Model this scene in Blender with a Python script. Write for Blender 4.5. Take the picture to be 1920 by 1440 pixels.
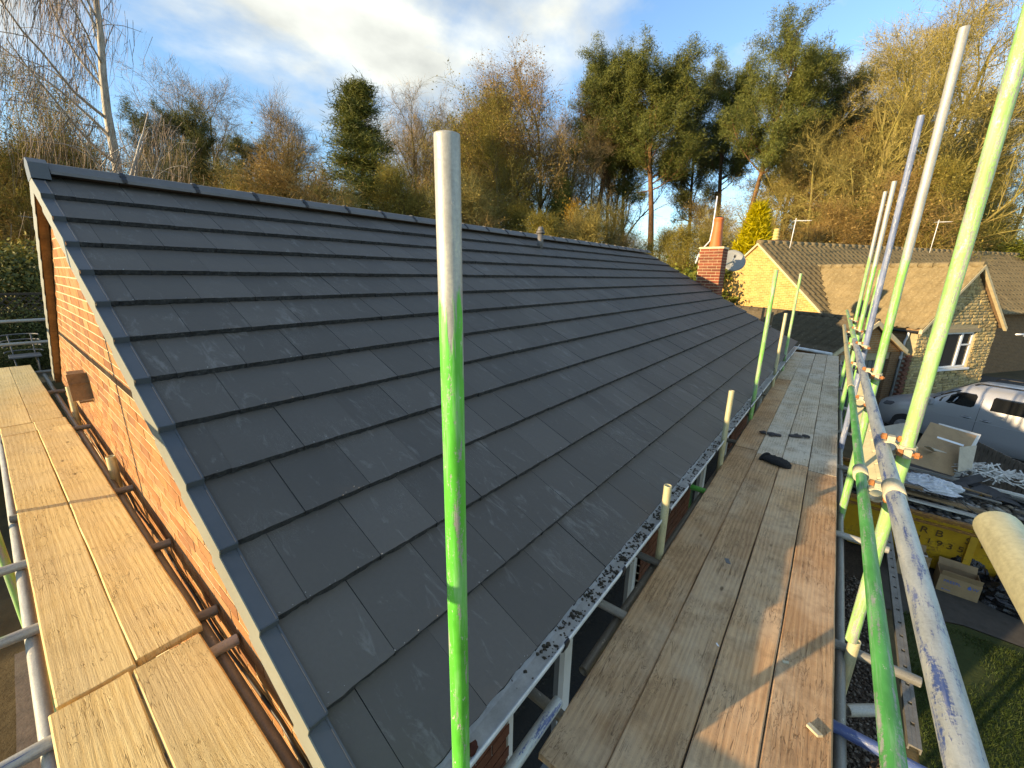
import bpy, math, random
import numpy as np
from mathutils import Vector, Matrix
R_ = math.radians
rnd = random.Random(7)
for o in list(bpy.data.objects): bpy.data.objects.remove(o)
scene = bpy.context.scene
col = scene.collection
GZ = -0.6                      # ground level; the camera is about 4.5 m above it
CAM = Vector((0, 0, 3.9))
# ---------------------------------------------------------------- camera
YAW, PITCH, ROLL, FPX = 0.6714, 0.2621, -0.0163, 767.91
fw = Vector((math.cos(YAW) * math.cos(PITCH), math.sin(YAW) * math.cos(PITCH), -math.sin(PITCH)))
rt = Vector((math.sin(YAW), -math.cos(YAW), 0)); dn = fw.cross(rt)
c_, s_ = math.cos(ROLL), math.sin(ROLL)
rt2 = rt * c_ + dn * s_; dn2 = -rt * s_ + dn * c_
cam_d = bpy.data.cameras.new('camera'); cam = bpy.data.objects.new('camera', cam_d); col.objects.link(cam)
m = Matrix((rt2, -dn2, -fw)).transposed().to_4x4(); m.translation = CAM
cam.matrix_world = m
cam_d.sensor_width = 36; cam_d.lens = FPX / 1920 * 36; cam_d.clip_start = 0.05; cam_d.clip_end = 3000
scene.camera = cam
def at(px, py, depth):
    """point of the place seen at (px, py) of the 1920x1440 photograph, depth metres ahead"""
    return CAM + (rt2 * ((px - 960) / FPX) + dn2 * ((py - 720) / FPX) + fw) * depth
# ---------------------------------------------------------------- light
SUN_AZ, SUN_EL = R_(25.5), R_(11.4)          # low winter sun, behind and to the left of the viewer
SUN_DIR = Vector((-math.cos(SUN_AZ) * math.cos(SUN_EL), math.sin(SUN_AZ) * math.cos(SUN_EL), math.sin(SUN_EL)))
world = bpy.data.worlds.new('World'); scene.world = world; world.use_nodes = True
wn = world.node_tree; wn.nodes.clear()
def wnode(t, **k):
    n = wn.nodes.new(t)
    for a, b in k.items(): setattr(n, a, b)
    return n
def wl(a, b): wn.links.new(a, b)
out = wnode('ShaderNodeOutputWorld'); bg = wnode('ShaderNodeBackground'); wl(bg.outputs[0], out.inputs[0])
sky = wnode('ShaderNodeTexSky', sky_type='NISHITA', sun_disc=False, sun_elevation=SUN_EL,
            sun_rotation=math.atan2(SUN_DIR.x, SUN_DIR.y), altitude=50, air_density=1.0, dust_density=0.0, ozone_density=6.0)
tcw = wnode('ShaderNodeTexCoord'); sep = wnode('ShaderNodeSeparateXYZ'); wl(tcw.outputs['Generated'], sep.inputs[0])
mz = wnode('ShaderNodeMath', operation='ADD'); wl(sep.outputs[2], mz.inputs[0]); mz.inputs[1].default_value = 0.22
dv = wnode('ShaderNodeVectorMath', operation='DIVIDE'); wl(tcw.outputs['Generated'], dv.inputs[0])
cmb = wnode('ShaderNodeCombineXYZ'); wl(mz.outputs[0], cmb.inputs[0]); wl(mz.outputs[0], cmb.inputs[1]); cmb.inputs[2].default_value = 1
wl(cmb.outputs[0], dv.inputs[1])
mp = wnode('ShaderNodeMapping'); wl(dv.outputs[0], mp.inputs[0]); mp.inputs['Location'].default_value = (7.127, 8.185, 0.0)
mp.inputs['Rotation'].default_value = (0, 0, R_(20)); mp.inputs['Scale'].default_value = (1.0, 1.1, 0.15)
cn = wnode('ShaderNodeTexNoise'); wl(mp.outputs[0], cn.inputs[0])
cn.inputs['Scale'].default_value = 1.0; cn.inputs['Detail'].default_value = 9; cn.inputs['Roughness'].default_value = 0.55; cn.inputs['Distortion'].default_value = 0.1
cr = wnode('ShaderNodeValToRGB'); wl(cn.outputs[0], cr.inputs[0])
cr.color_ramp.elements[0].position = 0.485; cr.color_ramp.elements[1].position = 0.625
cr.color_ramp.elements[0].color = (0, 0, 0, 1); cr.color_ramp.elements[1].color = (1, 1, 1, 1)
mx = wnode('ShaderNodeMixRGB'); wl(cr.outputs[0], mx.inputs[0]); wl(sky.outputs[0], mx.inputs[1]); 
cn2 = wnode('ShaderNodeTexNoise'); wl(mp.outputs[0], cn2.inputs[0]); cn2.inputs['Scale'].default_value = 3.2; cn2.inputs['Detail'].default_value = 5
cr2 = wnode('ShaderNodeValToRGB'); wl(cn2.outputs[0], cr2.inputs[0]); cr2.color_ramp.elements[0].position = .3; cr2.color_ramp.elements[1].position = .65
cr2.color_ramp.elements[0].color = (.95, 1.3, 1.75, 1); cr2.color_ramp.elements[1].color = (1.72, 2.3, 3.0, 1); wl(cr2.outputs[0], mx.inputs[2])
wl(mx.outputs[0], bg.inputs[0]); bg.inputs[1].default_value = 0.145
sun_d = bpy.data.lights.new('sun', 'SUN'); sun_d.energy = 2.4; sun_d.angle = R_(0.55); sun_d.color = (1.0, 0.92, 0.77)
sun = bpy.data.objects.new('sun', sun_d); col.objects.link(sun)
sun.rotation_euler = (-SUN_DIR).to_track_quat('-Z', 'Y').to_euler(); sun.location = (-20, 12, 12)
vs = scene.view_settings; vs.view_transform = 'Standard'; vs.look = 'None'; vs.exposure = 1.86; vs.gamma = 1.0; vs.use_white_balance = True; vs.white_balance_temperature = 10800; vs.white_balance_tint = 14
scene.cycles.use_denoising = True
scene.cycles.max_bounces = 8; scene.cycles.transparent_max_bounces = 8

# ---------------------------------------------------------------- mesh helpers
class MB:
    def __init__(s): s.v = []; s.f = []; s.sm = []
    def raw(s, vs_, fs, smooth=False):
        b = len(s.v); s.v += [tuple(p) for p in vs_]; s.f += [tuple(i + b for i in q) for q in fs]; s.sm += [smooth] * len(fs); return s
    def box(s, lo, hi, M=None, ch=0.0):
        (x0, y0, z0), (x1, y1, z1) = lo, hi
        if ch <= 0:
            P = [(x0, y0, z0), (x1, y0, z0), (x1, y1, z0), (x0, y1, z0), (x0, y0, z1), (x1, y0, z1), (x1, y1, z1), (x0, y1, z1)]
            F = [(0, 3, 2, 1), (4, 5, 6, 7), (0, 1, 5, 4), (1, 2, 6, 5), (2, 3, 7, 6), (3, 0, 4, 7)]
        else:
            c = ch
            P = [(x0, y0, z0), (x1, y0, z0), (x1, y1, z0), (x0, y1, z0),
                 (x0, y0, z1 - c), (x1, y0, z1 - c), (x1, y1, z1 - c), (x0, y1, z1 - c),
                 (x0 + c, y0 + c, z1), (x1 - c, y0 + c, z1), (x1 - c, y1 - c, z1), (x0 + c, y1 - c, z1)]
            F = [(0, 3, 2, 1), (8, 9, 10, 11)]
            for a in range(4):
                b = (a + 1) % 4; F += [(a, b, b + 4, a + 4), (a + 4, b + 4, b + 8, a + 8)]
        if M is not None: P = [M @ Vector(p) for p in P]
        return s.raw(P, F)
    def tube(s, p0, p1, r0, r1=None, n=12, caps=True, smooth=True):
        p0, p1 = Vector(p0), Vector(p1); r1 = r0 if r1 is None else r1
        d = (p1 - p0).normalized(); a = d.orthogonal().normalized(); b = d.cross(a)
        P = []
        for p, r in ((p0, r0), (p1, r1)):
            for i in range(n):
                t = 2 * math.pi * i / n; P.append(p + a * (r * math.cos(t)) + b * (r * math.sin(t)))
        s.raw(P, [(i, (i + 1) % n, n + (i + 1) % n, n + i) for i in range(n)], smooth)
        if caps:
            k = len(s.v) - 2 * n
            s.f += [tuple(k + i for i in reversed(range(n))), tuple(k + n + i for i in range(n))]; s.sm += [False, False]
        return s
    def path(s, pts, r, n=8, smooth=True, r_end=None):
        pts = [Vector(p) for p in pts]; N = len(pts); k0 = len(s.v); ref = None; P = []
        for i, p in enumerate(pts):
            d = (pts[min(i + 1, N - 1)] - pts[max(i - 1, 0)]).normalized()
            if ref is None: ref = d.orthogonal().normalized()
            a = (ref - d * ref.dot(d)).normalized(); ref = a; b = d.cross(a)
            rr = r if r_end is None else r + (r_end - r) * i / (N - 1)
            for j in range(n):
                t = 2 * math.pi * j / n; P.append(p + a * (rr * math.cos(t)) + b * (rr * math.sin(t)))
        F = []
        for i in range(N - 1):
            for j in range(n):
                F.append((i * n + j, i * n + (j + 1) % n, (i + 1) * n + (j + 1) % n, (i + 1) * n + j))
        s.raw(P, F, smooth)
        s.f += [tuple(k0 + j for j in reversed(range(n))), tuple(k0 + (N - 1) * n + j for j in range(n))]; s.sm += [False, False]
        return s
    def prism(s, poly, axis_vec, M=None):
        """closed polygon (list of 3D points) pushed along axis_vec"""
        a = [Vector(p) for p in poly]; b = [p + Vector(axis_vec) for p in a]; n = len(a); P = a + b
        if M is not None: P = [M @ p for p in P]
        return s.raw(P, [tuple(reversed(range(n))), tuple(range(n, 2 * n))] + [(i, (i + 1) % n, n + (i + 1) % n, n + i) for i in range(n)])
    def mesh(s, name):
        me = bpy.data.meshes.new(name); me.from_pydata(s.v, [], s.f)
        if any(s.sm): me.polygons.foreach_set('use_smooth', s.sm)
        me.update(); return me
    def build(s, name, mat, parent=None, M=None):
        return link(name, s.mesh(name), mat, parent, M)
def link(name, me, mat, parent=None, M=None):
    if mat is not None and len(me.materials) == 0: me.materials.append(mat)
    o = bpy.data.objects.new(name, me); col.objects.link(o)
    if M is not None: o.matrix_world = M
    if parent is not None: o.parent = parent; o.matrix_parent_inverse = parent.matrix_world.inverted()
    return o
def tag(o, label=None, cat=None, group=None, kind=None):
    if label: o['label'] = label
    if cat: o['category'] = cat
    if group: o['group'] = group
    if kind: o['kind'] = kind
    return o
def empty(name, loc=(0, 0, 0), rz=0.0):
    o = bpy.data.objects.new(name, None); col.objects.link(o); o.empty_display_size = 0.1
    o.matrix_world = Matrix.Translation(Vector(loc)) @ Matrix.Rotation(rz, 4, 'Z'); return o
def thing(name, label, cat, loc=(0, 0, 0), rz=0.0, group=None): return tag(empty(name, loc, rz), label, cat, group)
def frame(origin, xdir, zdir=(0, 0, 1)):
    x = Vector(xdir).normalized(); z = Vector(zdir); y = z.cross(x).normalized(); z = x.cross(y).normalized()
    M = Matrix((x, y, z)).transposed().to_4x4(); M.translation = Vector(origin); return M
def np_mesh(name, V, F, mat, parent=None, kind=None, smooth=False):
    """V (n,3), F (m,3 or 4) numpy"""
    me = bpy.data.meshes.new(name); k = F.shape[1]
    me.vertices.add(len(V)); me.vertices.foreach_set('co', np.ascontiguousarray(V, dtype=np.float32).ravel())
    me.loops.add(F.size); me.loops.foreach_set('vertex_index', np.ascontiguousarray(F, dtype=np.int32).ravel())
    me.polygons.add(len(F)); me.polygons.foreach_set('loop_start', np.arange(0, F.size, k, dtype=np.int32))
    if smooth: me.polygons.foreach_set('use_smooth', np.ones(len(F), dtype=bool))
    me.update(calc_edges=True); me.validate()
    o = link(name, me, mat, parent)
    if kind: o['kind'] = kind
    return o

# ---------------------------------------------------------------- materials
class NT:
    def __init__(s, name):
        s.m = bpy.data.materials.new(name); s.m.use_nodes = True; s.t = s.m.node_tree; s.t.nodes.clear()
        s.out = s.n('ShaderNodeOutputMaterial'); s.b = s.n('ShaderNodeBsdfPrincipled'); s.l(s.b.outputs[0], s.out.inputs[0])
    def n(s, t, **k):
        q = s.t.nodes.new(t)
        for a, b in k.items(): setattr(q, a, b)
        return q
    def l(s, a, b): s.t.links.new(a, b)
    def set(s, sock, v):
        if isinstance(v, bpy.types.NodeSocket): s.l(v, sock)
        elif isinstance(v, (tuple, list)) and len(v) == 3 and sock.type == 'RGBA': sock.default_value = (*v, 1)
        else: sock.default_value = v
    def pos(s): return s.n('ShaderNodeNewGeometry').outputs['Position']
    def objc(s): return s.n('ShaderNodeTexCoord').outputs['Object']
    def orand(s): return s.n('ShaderNodeObjectInfo').outputs['Random']
    def island(s): return s.n('ShaderNodeNewGeometry').outputs['Random Per Island']
    def map(s, v, scale=(1, 1, 1), loc=(0, 0, 0), rot=(0, 0, 0)):
        q = s.n('ShaderNodeMapping'); s.l(v, q.inputs[0]); s.set(q.inputs['Location'], loc); q.inputs['Rotation'].default_value = rot; q.inputs['Scale'].default_value = scale; return q.outputs[0]
    def noise(s, v, scale=5, detail=4, rough=.5, dist=0):
        q = s.n('ShaderNodeTexNoise'); s.l(v, q.inputs['Vector']); q.inputs['Scale'].default_value = scale; q.inputs['Detail'].default_value = detail; q.inputs['Roughness'].default_value = rough; q.inputs['Distortion'].default_value = dist; return q.outputs[0]
    def vor(s, v, scale=5, feature='F1', rand=1.0):
        q = s.n('ShaderNodeTexVoronoi', feature=feature); s.l(v, q.inputs['Vector']); q.inputs['Scale'].default_value = scale; q.inputs['Randomness'].default_value = rand; return q.outputs['Distance']
    def wave(s, v, scale=5, dist=4, detail=3, dscale=1.5, dirn='Y'):
        q = s.n('ShaderNodeTexWave', bands_direction=dirn); s.l(v, q.inputs['Vector']); q.inputs['Scale'].default_value = scale; q.inputs['Distortion'].default_value = dist; q.inputs['Detail'].default_value = detail; q.inputs['Detail Scale'].default_value = dscale; return q.outputs['Fac']
    def ramp(s, f, stops, interp='LINEAR'):
        q = s.n('ShaderNodeValToRGB'); s.set(q.inputs[0], f); e = q.color_ramp; e.interpolation = interp
        while len(e.elements) > 1: e.elements.remove(e.elements[-1])
        for i, (p, c) in enumerate(stops):
            if not isinstance(c, (tuple, list)): c = (c, c, c)
            el = e.elements[0] if i == 0 else e.elements.new(p)
            el.position = p; el.color = (*c, 1)
        return q.outputs[0]
    def mix(s, f, a, b, mode='MIX'):
        q = s.n('ShaderNodeMixRGB', blend_type=mode); s.set(q.inputs[0], f); s.set(q.inputs[1], a); s.set(q.inputs[2], b); return q.outputs[0]
    def math(s, op, a, b=0.0, c=0.0, clamp=False):
        q = s.n('ShaderNodeMath', operation=op, use_clamp=clamp); s.set(q.inputs[0], a); s.set(q.inputs[1], b)
        if len(q.inputs) > 2: s.set(q.inputs[2], c)
        return q.outputs[0]
    def vmath(s, op, a, b):
        q = s.n('ShaderNodeVectorMath', operation=op); s.set(q.inputs[0], a); s.set(q.inputs[1], b); return q.outputs[0]
    def sepz(s, v, i=2):
        q = s.n('ShaderNodeSeparateXYZ'); s.l(v, q.inputs[0]); return q.outputs[i]
    def bump(s, h, strength=.3, dist=.01):
        q = s.n('ShaderNodeBump'); s.set(q.inputs['Height'], h); q.inputs['Strength'].default_value = strength; q.inputs['Distance'].default_value = dist; s.l(q.outputs[0], s.b.inputs['Normal']); return s
    def done(s, color, rough=.6, metal=0.0, spec=None, **k):
        s.set(s.b.inputs['Base Color'], color); s.set(s.b.inputs['Roughness'], rough); s.set(s.b.inputs['Metallic'], metal)
        if spec is not None: s.b.inputs['Specular IOR Level'].default_value = spec
        for a, b in k.items(): s.set(s.b.inputs[a], b)
        return s.m
def plain(name, c, rough=.6, var=.25, scale=6, metal=0.0, bump=.15, spec=None, world=True):
    t = NT(name); p = t.pos() if world else t.objc()
    n1 = t.noise(p, scale, 6, .6); n2 = t.noise(p, scale * 7, 3, .6)
    k = t.math('ADD', t.math('MULTIPLY', n1, .7), t.math('MULTIPLY', n2, .3))
    lo = tuple(x * (1 - var) for x in c); hi = tuple(min(1, x * (1 + var)) for x in c)
    cc = t.ramp(k, [(.3, lo), (.7, hi)])
    t.bump(n2, bump, .004)
    return t.done(cc, rough, metal, spec)
M = {}
def m_slate():
    t = NT('roof_slate'); p = t.pos()
    st = t.map(p, (1.0, 1.0, 1.0), rot=(R_(-28.5), 0, 0))
    big = t.noise(st, .9, 4, .6); fine = t.noise(st, 60, 4, .65)
    r = t.orand()
    base = t.ramp(t.math('ADD', t.math('MULTIPLY', big, .6), t.math('MULTIPLY', r, .4)), [(.25, (.092, .080, .069)), (.75, (.132, .115, .100))])
    base = t.mix(t.math('MULTIPLY', fine, .35), base, (.06, .055, .05))
    # pale dust scuffs, long in the fall of the roof, and scratches
    sc = t.noise(t.map(st, (7, 2.2, 3)), 2.2, 8, .72, .6); reg = t.noise(st, 1.1, 3, .5)
    scm = t.ramp(t.math('ADD', sc, t.math('MULTIPLY', reg, .30)), [(.725, 0.0), (.86, .28)])
    base = t.mix(scm, base, (.34, .33, .31))
    ws = t.noise(t.map(st, (9, 1.6, 2), rot=(0, 0, R_(9))), 3.1, 6, .8, 1.2)
    wm = t.ramp(t.math('ABSOLUTE', t.math('SUBTRACT', ws, .5)), [(.0, .5), (.0045, 0.0)])
    wm = t.math('MULTIPLY', wm, t.ramp(t.noise(st, 2.3, 3, .5), [(.52, 0.0), (.62, .75)]))
    base = t.mix(wm, base, (.46, .45, .42))
    sp = t.ramp(t.vor(st, 9, 'F1'), [(.02, .6), (.035, 0.0)])
    base = t.mix(t.math('MULTIPLY', sp, t.ramp(t.noise(st, 3, 2), [(.55, 0.0), (.62, 1.0)])), base, (.55, .53, .50))
    t.bump(t.math('ADD', fine, t.math('MULTIPLY', t.noise(st, 14, 4), .8)), .22, .004)
    return t.done(base, t.ramp(big, [(.3, .58), (.7, .72)]), spec=.30)
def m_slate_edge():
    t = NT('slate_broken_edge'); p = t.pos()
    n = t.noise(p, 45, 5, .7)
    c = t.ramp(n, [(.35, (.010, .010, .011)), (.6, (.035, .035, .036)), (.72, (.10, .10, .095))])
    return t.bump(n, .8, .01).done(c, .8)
def m_wood(name, lo, hi, grey, greyamt, dirt=.3):
    t = NT(name); o = t.objc(); r = t.orand()
    off = t.n('ShaderNodeCombineXYZ'); t.l(t.math('MULTIPLY', r, 37.0), off.inputs[0]); t.l(t.math('MULTIPLY', r, 3.1), off.inputs[1]); t.l(t.math('MULTIPLY', r, 91.0), off.inputs[2])
    v = t.vmath('ADD', o, off.outputs[0])
    wv = t.wave(t.map(v, (.16, 1.5, 1.0)), 8.0, 7.0, 2, .8, 'Y')
    fib = t.noise(t.map(v, (3, 90, 20)), 2.0, 6, .65)
    tone = t.noise(t.map(v, (.5, 2.0, 1)), 1.4, 4, .55)
    c = t.ramp(t.math('ADD', t.math('ADD', t.math('MULTIPLY', wv, .13), t.math('MULTIPLY', fib, .47)), t.math('MULTIPLY', tone, .40)), [(.30, lo), (.64, hi)])
    hs = t.n('ShaderNodeHueSaturation'); t.l(c, hs.inputs['Color']); t.l(t.math('ADD', t.math('MULTIPLY', r, .35), .82), hs.inputs['Value']); c = hs.outputs[0]
    g = t.math('MULTIPLY', t.ramp(t.noise(v, 2.1, 6, .62), [(.42, 0.0), (.62, 1.0)]), greyamt)
    c = t.mix(g, c, grey)
    # saw marks, knocks and scratches
    s1 = t.noise(t.map(v, (1.2, 6, 1), rot=(0, 0, R_(63))), 5.0, 3, .7, .8)
    l1 = t.ramp(t.math('ABSOLUTE', t.math('SUBTRACT', s1, .5)), [(0, 1.0), (.014, 0.0)])
    l1 = t.math('MULTIPLY', l1, t.ramp(t.noise(v, 4.5, 2), [(.48, 0.0), (.56, .95)]))
    s2 = t.noise(t.map(v, (.45, 9, 1), rot=(0, 0, R_(3))), 4.0, 3, .6, .4)
    l2 = t.ramp(t.math('ABSOLUTE', t.math('SUBTRACT', s2, .5)), [(0, 1.0), (.011, 0.0)])
    l2 = t.math('MULTIPLY', l2, t.ramp(t.noise(v, 2.5, 2), [(.5, 0.0), (.56, 1.0)]))
    kn = t.vor(t.map(v, (1.3, 3.2, 1)), 1.9); km = t.ramp(kn, [(.035, 1.0), (.075, 0.0)])
    mk = t.math('MAXIMUM', t.math('MAXIMUM', l1, l2), km)
    c = t.mix(t.math('MULTIPLY', mk, .82), c, tuple(x * .28 for x in lo))
    d = t.ramp(t.noise(v, 5.5, 8, .7), [(.5, 0.0), (.72, 1.0)])
    c = t.mix(t.math('MULTIPLY', d, dirt), c, tuple(x * .45 for x in lo))
    h = t.math('SUBTRACT', t.math('ADD', t.math('MULTIPLY', fib, .8), t.math('MULTIPLY', wv, .12)), t.math('MULTIPLY', mk, .6))
    spk = t.noise(v, 140, 3, .7); c = t.mix(t.ramp(spk, [(.60, 0.0), (.72, .5)]), c, tuple(x * .4 for x in lo))
    h = t.math('ADD', h, t.math('MULTIPLY', spk, .45)); t.bump(h, .55, .004)
    return t.done(c, .78, spec=.25)
def m_tube(name, paint, z0, z1, soft=.03, rag=1.1,  wear=.45, metalc=(.40, .40, .36), inv=False, dust=(.55, .54, .45)):
    """galvanised tube with a painted length from z0 to z1 (metres along it), paint chipped and scraped"""
    t = NT(name); o = t.objc(); z = t.sepz(o, 2); r = t.orand()
    off = t.n('ShaderNodeCombineXYZ'); t.l(t.math('MULTIPLY', r, 50.0), off.inputs[2])
    v = t.vmath('ADD', o, off.outputs[0])
    gal = t.noise(t.map(v, (30, 30, 5)), 1.5, 5, .6); sp = t.noise(v, 130, 3, .7)
    steel = t.ramp(t.math('ADD', t.math('MULTIPLY', gal, .6), t.math('MULTIPLY', sp, .4)), [(.3, tuple(x * .62 for x in metalc)), (.55, metalc), (.75, dust)])
    n = t.noise(t.map(v, (26, 26, 3.2)), 1.6, 7, .68, .3)
    zz = t.math('ADD', z, t.math('MULTIPLY', t.math('SUBTRACT', t.noise(t.map(v, (20, 20, 2)), 1.3, 5, .6), .5), rag))
    a = t.n('ShaderNodeMapRange'); t.l(zz, a.inputs[0]); a.inputs[1].default_value = z0 - soft; a.inputs[2].default_value = z0 + soft
    b = t.n('ShaderNodeMapRange'); t.l(zz, b.inputs[0]); b.inputs[1].default_value = z1 - soft; b.inputs[2].default_value = z1 + soft; b.inputs[3].default_value = 1; b.inputs[4].default_value = 0
    span = t.math('MULTIPLY', a.outputs[0], b.outputs[0])
    chip = t.ramp(t.math('ADD', n, t.math('MULTIPLY', t.math('SUBTRACT', sp, .5), .35)), [(wear - .06, 0.0), (wear + .03, 1.0)])
    mask = t.math('MULTIPLY', span, chip)
    pv = t.ramp(t.noise(t.map(v, (10, 10, 4)), 2.2, 5, .6), [(.3, tuple(x * .72 for x in paint)), (.7, tuple(min(1, x * 1.12 + .015) for x in paint))])
    ch = t.ramp(t.noise(t.map(v, (34, 34, 2.2)), 1.7, 6, .7), [(.50, 0.0), (.68, .55)])
    pv = t.mix(ch, pv, tuple(min(1, x * .55 + .30) for x in paint))
    c = t.mix(mask, steel, pv)
    spl = t.ramp(t.noise(t.map(v, (14, 14, 7)), 4.0, 4, .65), [(.66, 0.0), (.70, .8)]); c = t.mix(spl, c, (.52, .50, .43))
    t.bump(t.math('ADD', t.math('ADD', t.math('MULTIPLY', mask, .8), t.math('MULTIPLY', sp, .35)), spl), .4, .002)
    return t.done(c, t.ramp(mask, [(0, .48), (1, .52)]), t.ramp(mask, [(0, .25), (1, 0.0)]), spec=.4)
def m_brick(name, stops, mort=None):
    t = NT(name); p = t.pos(); r = t.orand(); isl = t.island()
    k = t.math('FRACT', t.math('ADD', r, isl))
    c = t.ramp(k, stops)
    n = t.noise(p, 9, 6, .65); f = t.noise(p, 70, 4, .7)
    c = t.mix(t.math('MULTIPLY', t.ramp(n, [(.45, 0.0), (.7, 1.0)]), .5), c, tuple(x * .45 for x in stops[0][1]))
    st = t.noise(t.map(p, (4, 30, 5)), 3, 4, .6)
    c = t.mix(t.ramp(st, [(.55, 0.0), (.72, .40)]), c, tuple(x * .5 for x in stops[0][1]))
    c = t.mix(t.ramp(f, [(.60, 0.0), (.8, .25)]), c, (.50, .34, .18))
    t.bump(t.math('ADD', f, n), .7, .006)
    return t.done(c, .85, spec=.2)
def m_leaf(name, stops, rough=.65, trans=.25):
    t = NT(name); p = t.pos()
    k = t.math('ADD', t.math('MULTIPLY', t.island(), .55), t.math('MULTIPLY', t.noise(p, .55, 3, .5), .45))
    c = t.ramp(k, stops)
    mm = t.done(c, rough, spec=.25)
    tr = t.n('ShaderNodeBsdfTranslucent'); t.l(c, tr.inputs[0]); ms = t.n('ShaderNodeMixShader'); ms.inputs[0].default_value = trans
    t.l(t.b.outputs[0], ms.inputs[1]); t.l(tr.outputs[0], ms.inputs[2]); t.l(ms.outputs[0], t.out.inputs[0])
    return mm
def m_bark(name, c0, c1, moss=None, mossamt=.5):
    t = NT(name); p = t.objc()
    n = t.noise(t.map(p, (5, 5, 1.2)), 2.0, 6, .7)
    c = t.ramp(n, [(.3, c0), (.7, c1)])
    if moss: c = t.mix(t.math('MULTIPLY', t.ramp(t.noise(p, 1.3, 4), [(.4, 0.0), (.6, 1.0)]), mossamt), c, moss)
    return t.bump(n, .8, .03).done(c, .9, spec=.15)
def m_glass(name, c=(.02, .025, .03), rough=.04):
    t = NT(name); return t.done(c, rough, spec=.6)
M['slate'] = m_slate(); M['slate_edge'] = m_slate_edge()
M['verge'] = plain('verge_plastic', (.070, .082, .092), .5, .12, 4, bump=.05); M['verge_sunlit'] = plain('verge_sunlit_plastic', (.19, .20, .165), .55, .10, 4, bump=.05)  # cap's side face has a paler copy, sunlight on it put into the colour
M['ridge'] = plain('ridge_concrete', (.115, .110, .105), .55, .2, 5, bump=.3)
M['black'] = plain('black_plastic', (.012, .012, .013), .45, .2, 20)
M['wood_new'] = m_wood('pine_board_fresh', (.55, .36, .135), (.80, .61, .29), (.60, .47, .26), .45, .25)
M['wood_old'] = m_wood('pine_board_trodden', (.35, .180, .088), (.68, .395, .200), (.64, .48, .32), .42, .55)
M['wood_grey'] = m_wood('pine_board_weathered', (.35, .255, .165), (.62, .49, .345), (.62, .54, .42), .8, .5)
M['brick'] = m_brick('gable_brick', [(0, (.34, .145, .060)), (.25, (.44, .205, .085)), (.5, (.25, .110, .055)), (.75, (.48, .265, .125)), (1, (.33, .155, .070))])
M['mortar'] = plain('mortar_cream', (.58, .47, .29), .9, .2, 25, bump=.7)
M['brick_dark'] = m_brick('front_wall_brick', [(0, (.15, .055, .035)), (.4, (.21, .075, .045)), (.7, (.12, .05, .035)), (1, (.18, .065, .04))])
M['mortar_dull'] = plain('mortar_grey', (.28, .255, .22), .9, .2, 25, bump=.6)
M['upvc'] = plain('white_upvc', (.70, .72, .73), .35, .08, 3, bump=.03)
M['glass'] = m_glass('window_glass')
M['gutter'] = plain('gutter_plastic', (.60, .63, .63), .42, .3, 7, bump=.08)
M['moss'] = plain('gutter_silt', (.12, .105, .08), .95, .7, 30, bump=1.0)
M['timber'] = plain('old_timber', (.22, .135, .07), .85, .45, 9, bump=.8)
M['rust'] = plain('rusty_fitting', (.36, .135, .045), .8, .45, 30, bump=.7)
M['fitting'] = plain('dusty_steel_fitting', (.46, .41, .29), .62, .3, 30, metal=.15, bump=.5)
GREEN = (.035, .47, .045); DKGREEN = (.014, .22, .04); PALEGREEN = (.25, .52, .15); BLUE = (.03, .07, .20)
M['t_centre'] = m_tube('tube_green_lower', GREEN, -1, 4.35, wear=.415, dust=(.62, .60, .42))
M['t_green'] = m_tube('tube_green', PALEGREEN, -9, 20, wear=.475, dust=(.60, .62, .42))
M['t_green2'] = m_tube('tube_green_part', (.16, .48, .09), -9, 4.75, wear=.47, dust=(.62, .61, .50))
M['t_rail'] = m_tube('tube_green_rail', (.04, .33, .07), .75, 20, wear=.42, metalc=(.36, .38, .33))
M['t_blue'] = m_tube('tube_blue_worn', BLUE, .9, 20, wear=.585, metalc=(.40, .43, .41))
M['t_galv'] = m_tube('tube_galvanised', GREEN, 50, 51, wear=.5)
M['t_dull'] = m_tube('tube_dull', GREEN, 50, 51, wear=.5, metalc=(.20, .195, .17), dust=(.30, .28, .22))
M['t_bluefull'] = m_tube('tube_blue', (.035, .075, .20), -5, .62, wear=.38)
M['t_greenend'] = m_tube('tube_green_end', (.03, .40, .05), -5, .48, wear=.3, metalc=(.36, .35, .31))
M['t_bluewhite'] = m_tube('tube_blue_white', (.14, .19, .30), -9, 20, wear=.42, metalc=(.50, .53, .55), dust=(.66, .68, .68))
M['t_cream'] = m_tube('tube_limey', GREEN, 50, 51, wear=.5, metalc=(.55, .50, .30), dust=(.66, .60, .36))
# ================================================================ GROUND
def sheet(name, pts, z, mat, kind='structure', parent=None):
    mb = MB(); mb.raw([(x, y, z) for x, y in pts], [tuple(range(len(pts)))])
    return tag(mb.build(name, mat, parent), kind=kind)
def m_ground(name, a, b, scale, bump, dist=.03, rough=.95, c=None):
    t = NT(name); p = t.pos(); n = t.noise(p, scale, 8, .68); w = t.noise(p, scale * .12, 4, .6)
    col_ = t.ramp(t.math('ADD', t.math('MULTIPLY', n, .6), t.math('MULTIPLY', w, .4)), [(.32, a), (.68, b)])
    if c: col_ = t.mix(t.ramp(t.vor(p, scale * 3), [(.1, .7), (.2, 0.0)]), col_, c)
    return t.bump(n, bump, dist).done(col_, rough, spec=.2)
M['ground'] = m_ground('woodland_floor', (.05, .04, .022), (.13, .10, .05), 2.0, .6, .08)
M['lawn'] = m_ground('lawn_soil', (.022, .034, .010), (.05, .065, .020), 6, .7)
M['gravel'] = m_ground('gravel_bed', (.022, .016, .012), (.085, .062, .045), 22, 1.0, .03, c=(.16, .13, .10))
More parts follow.
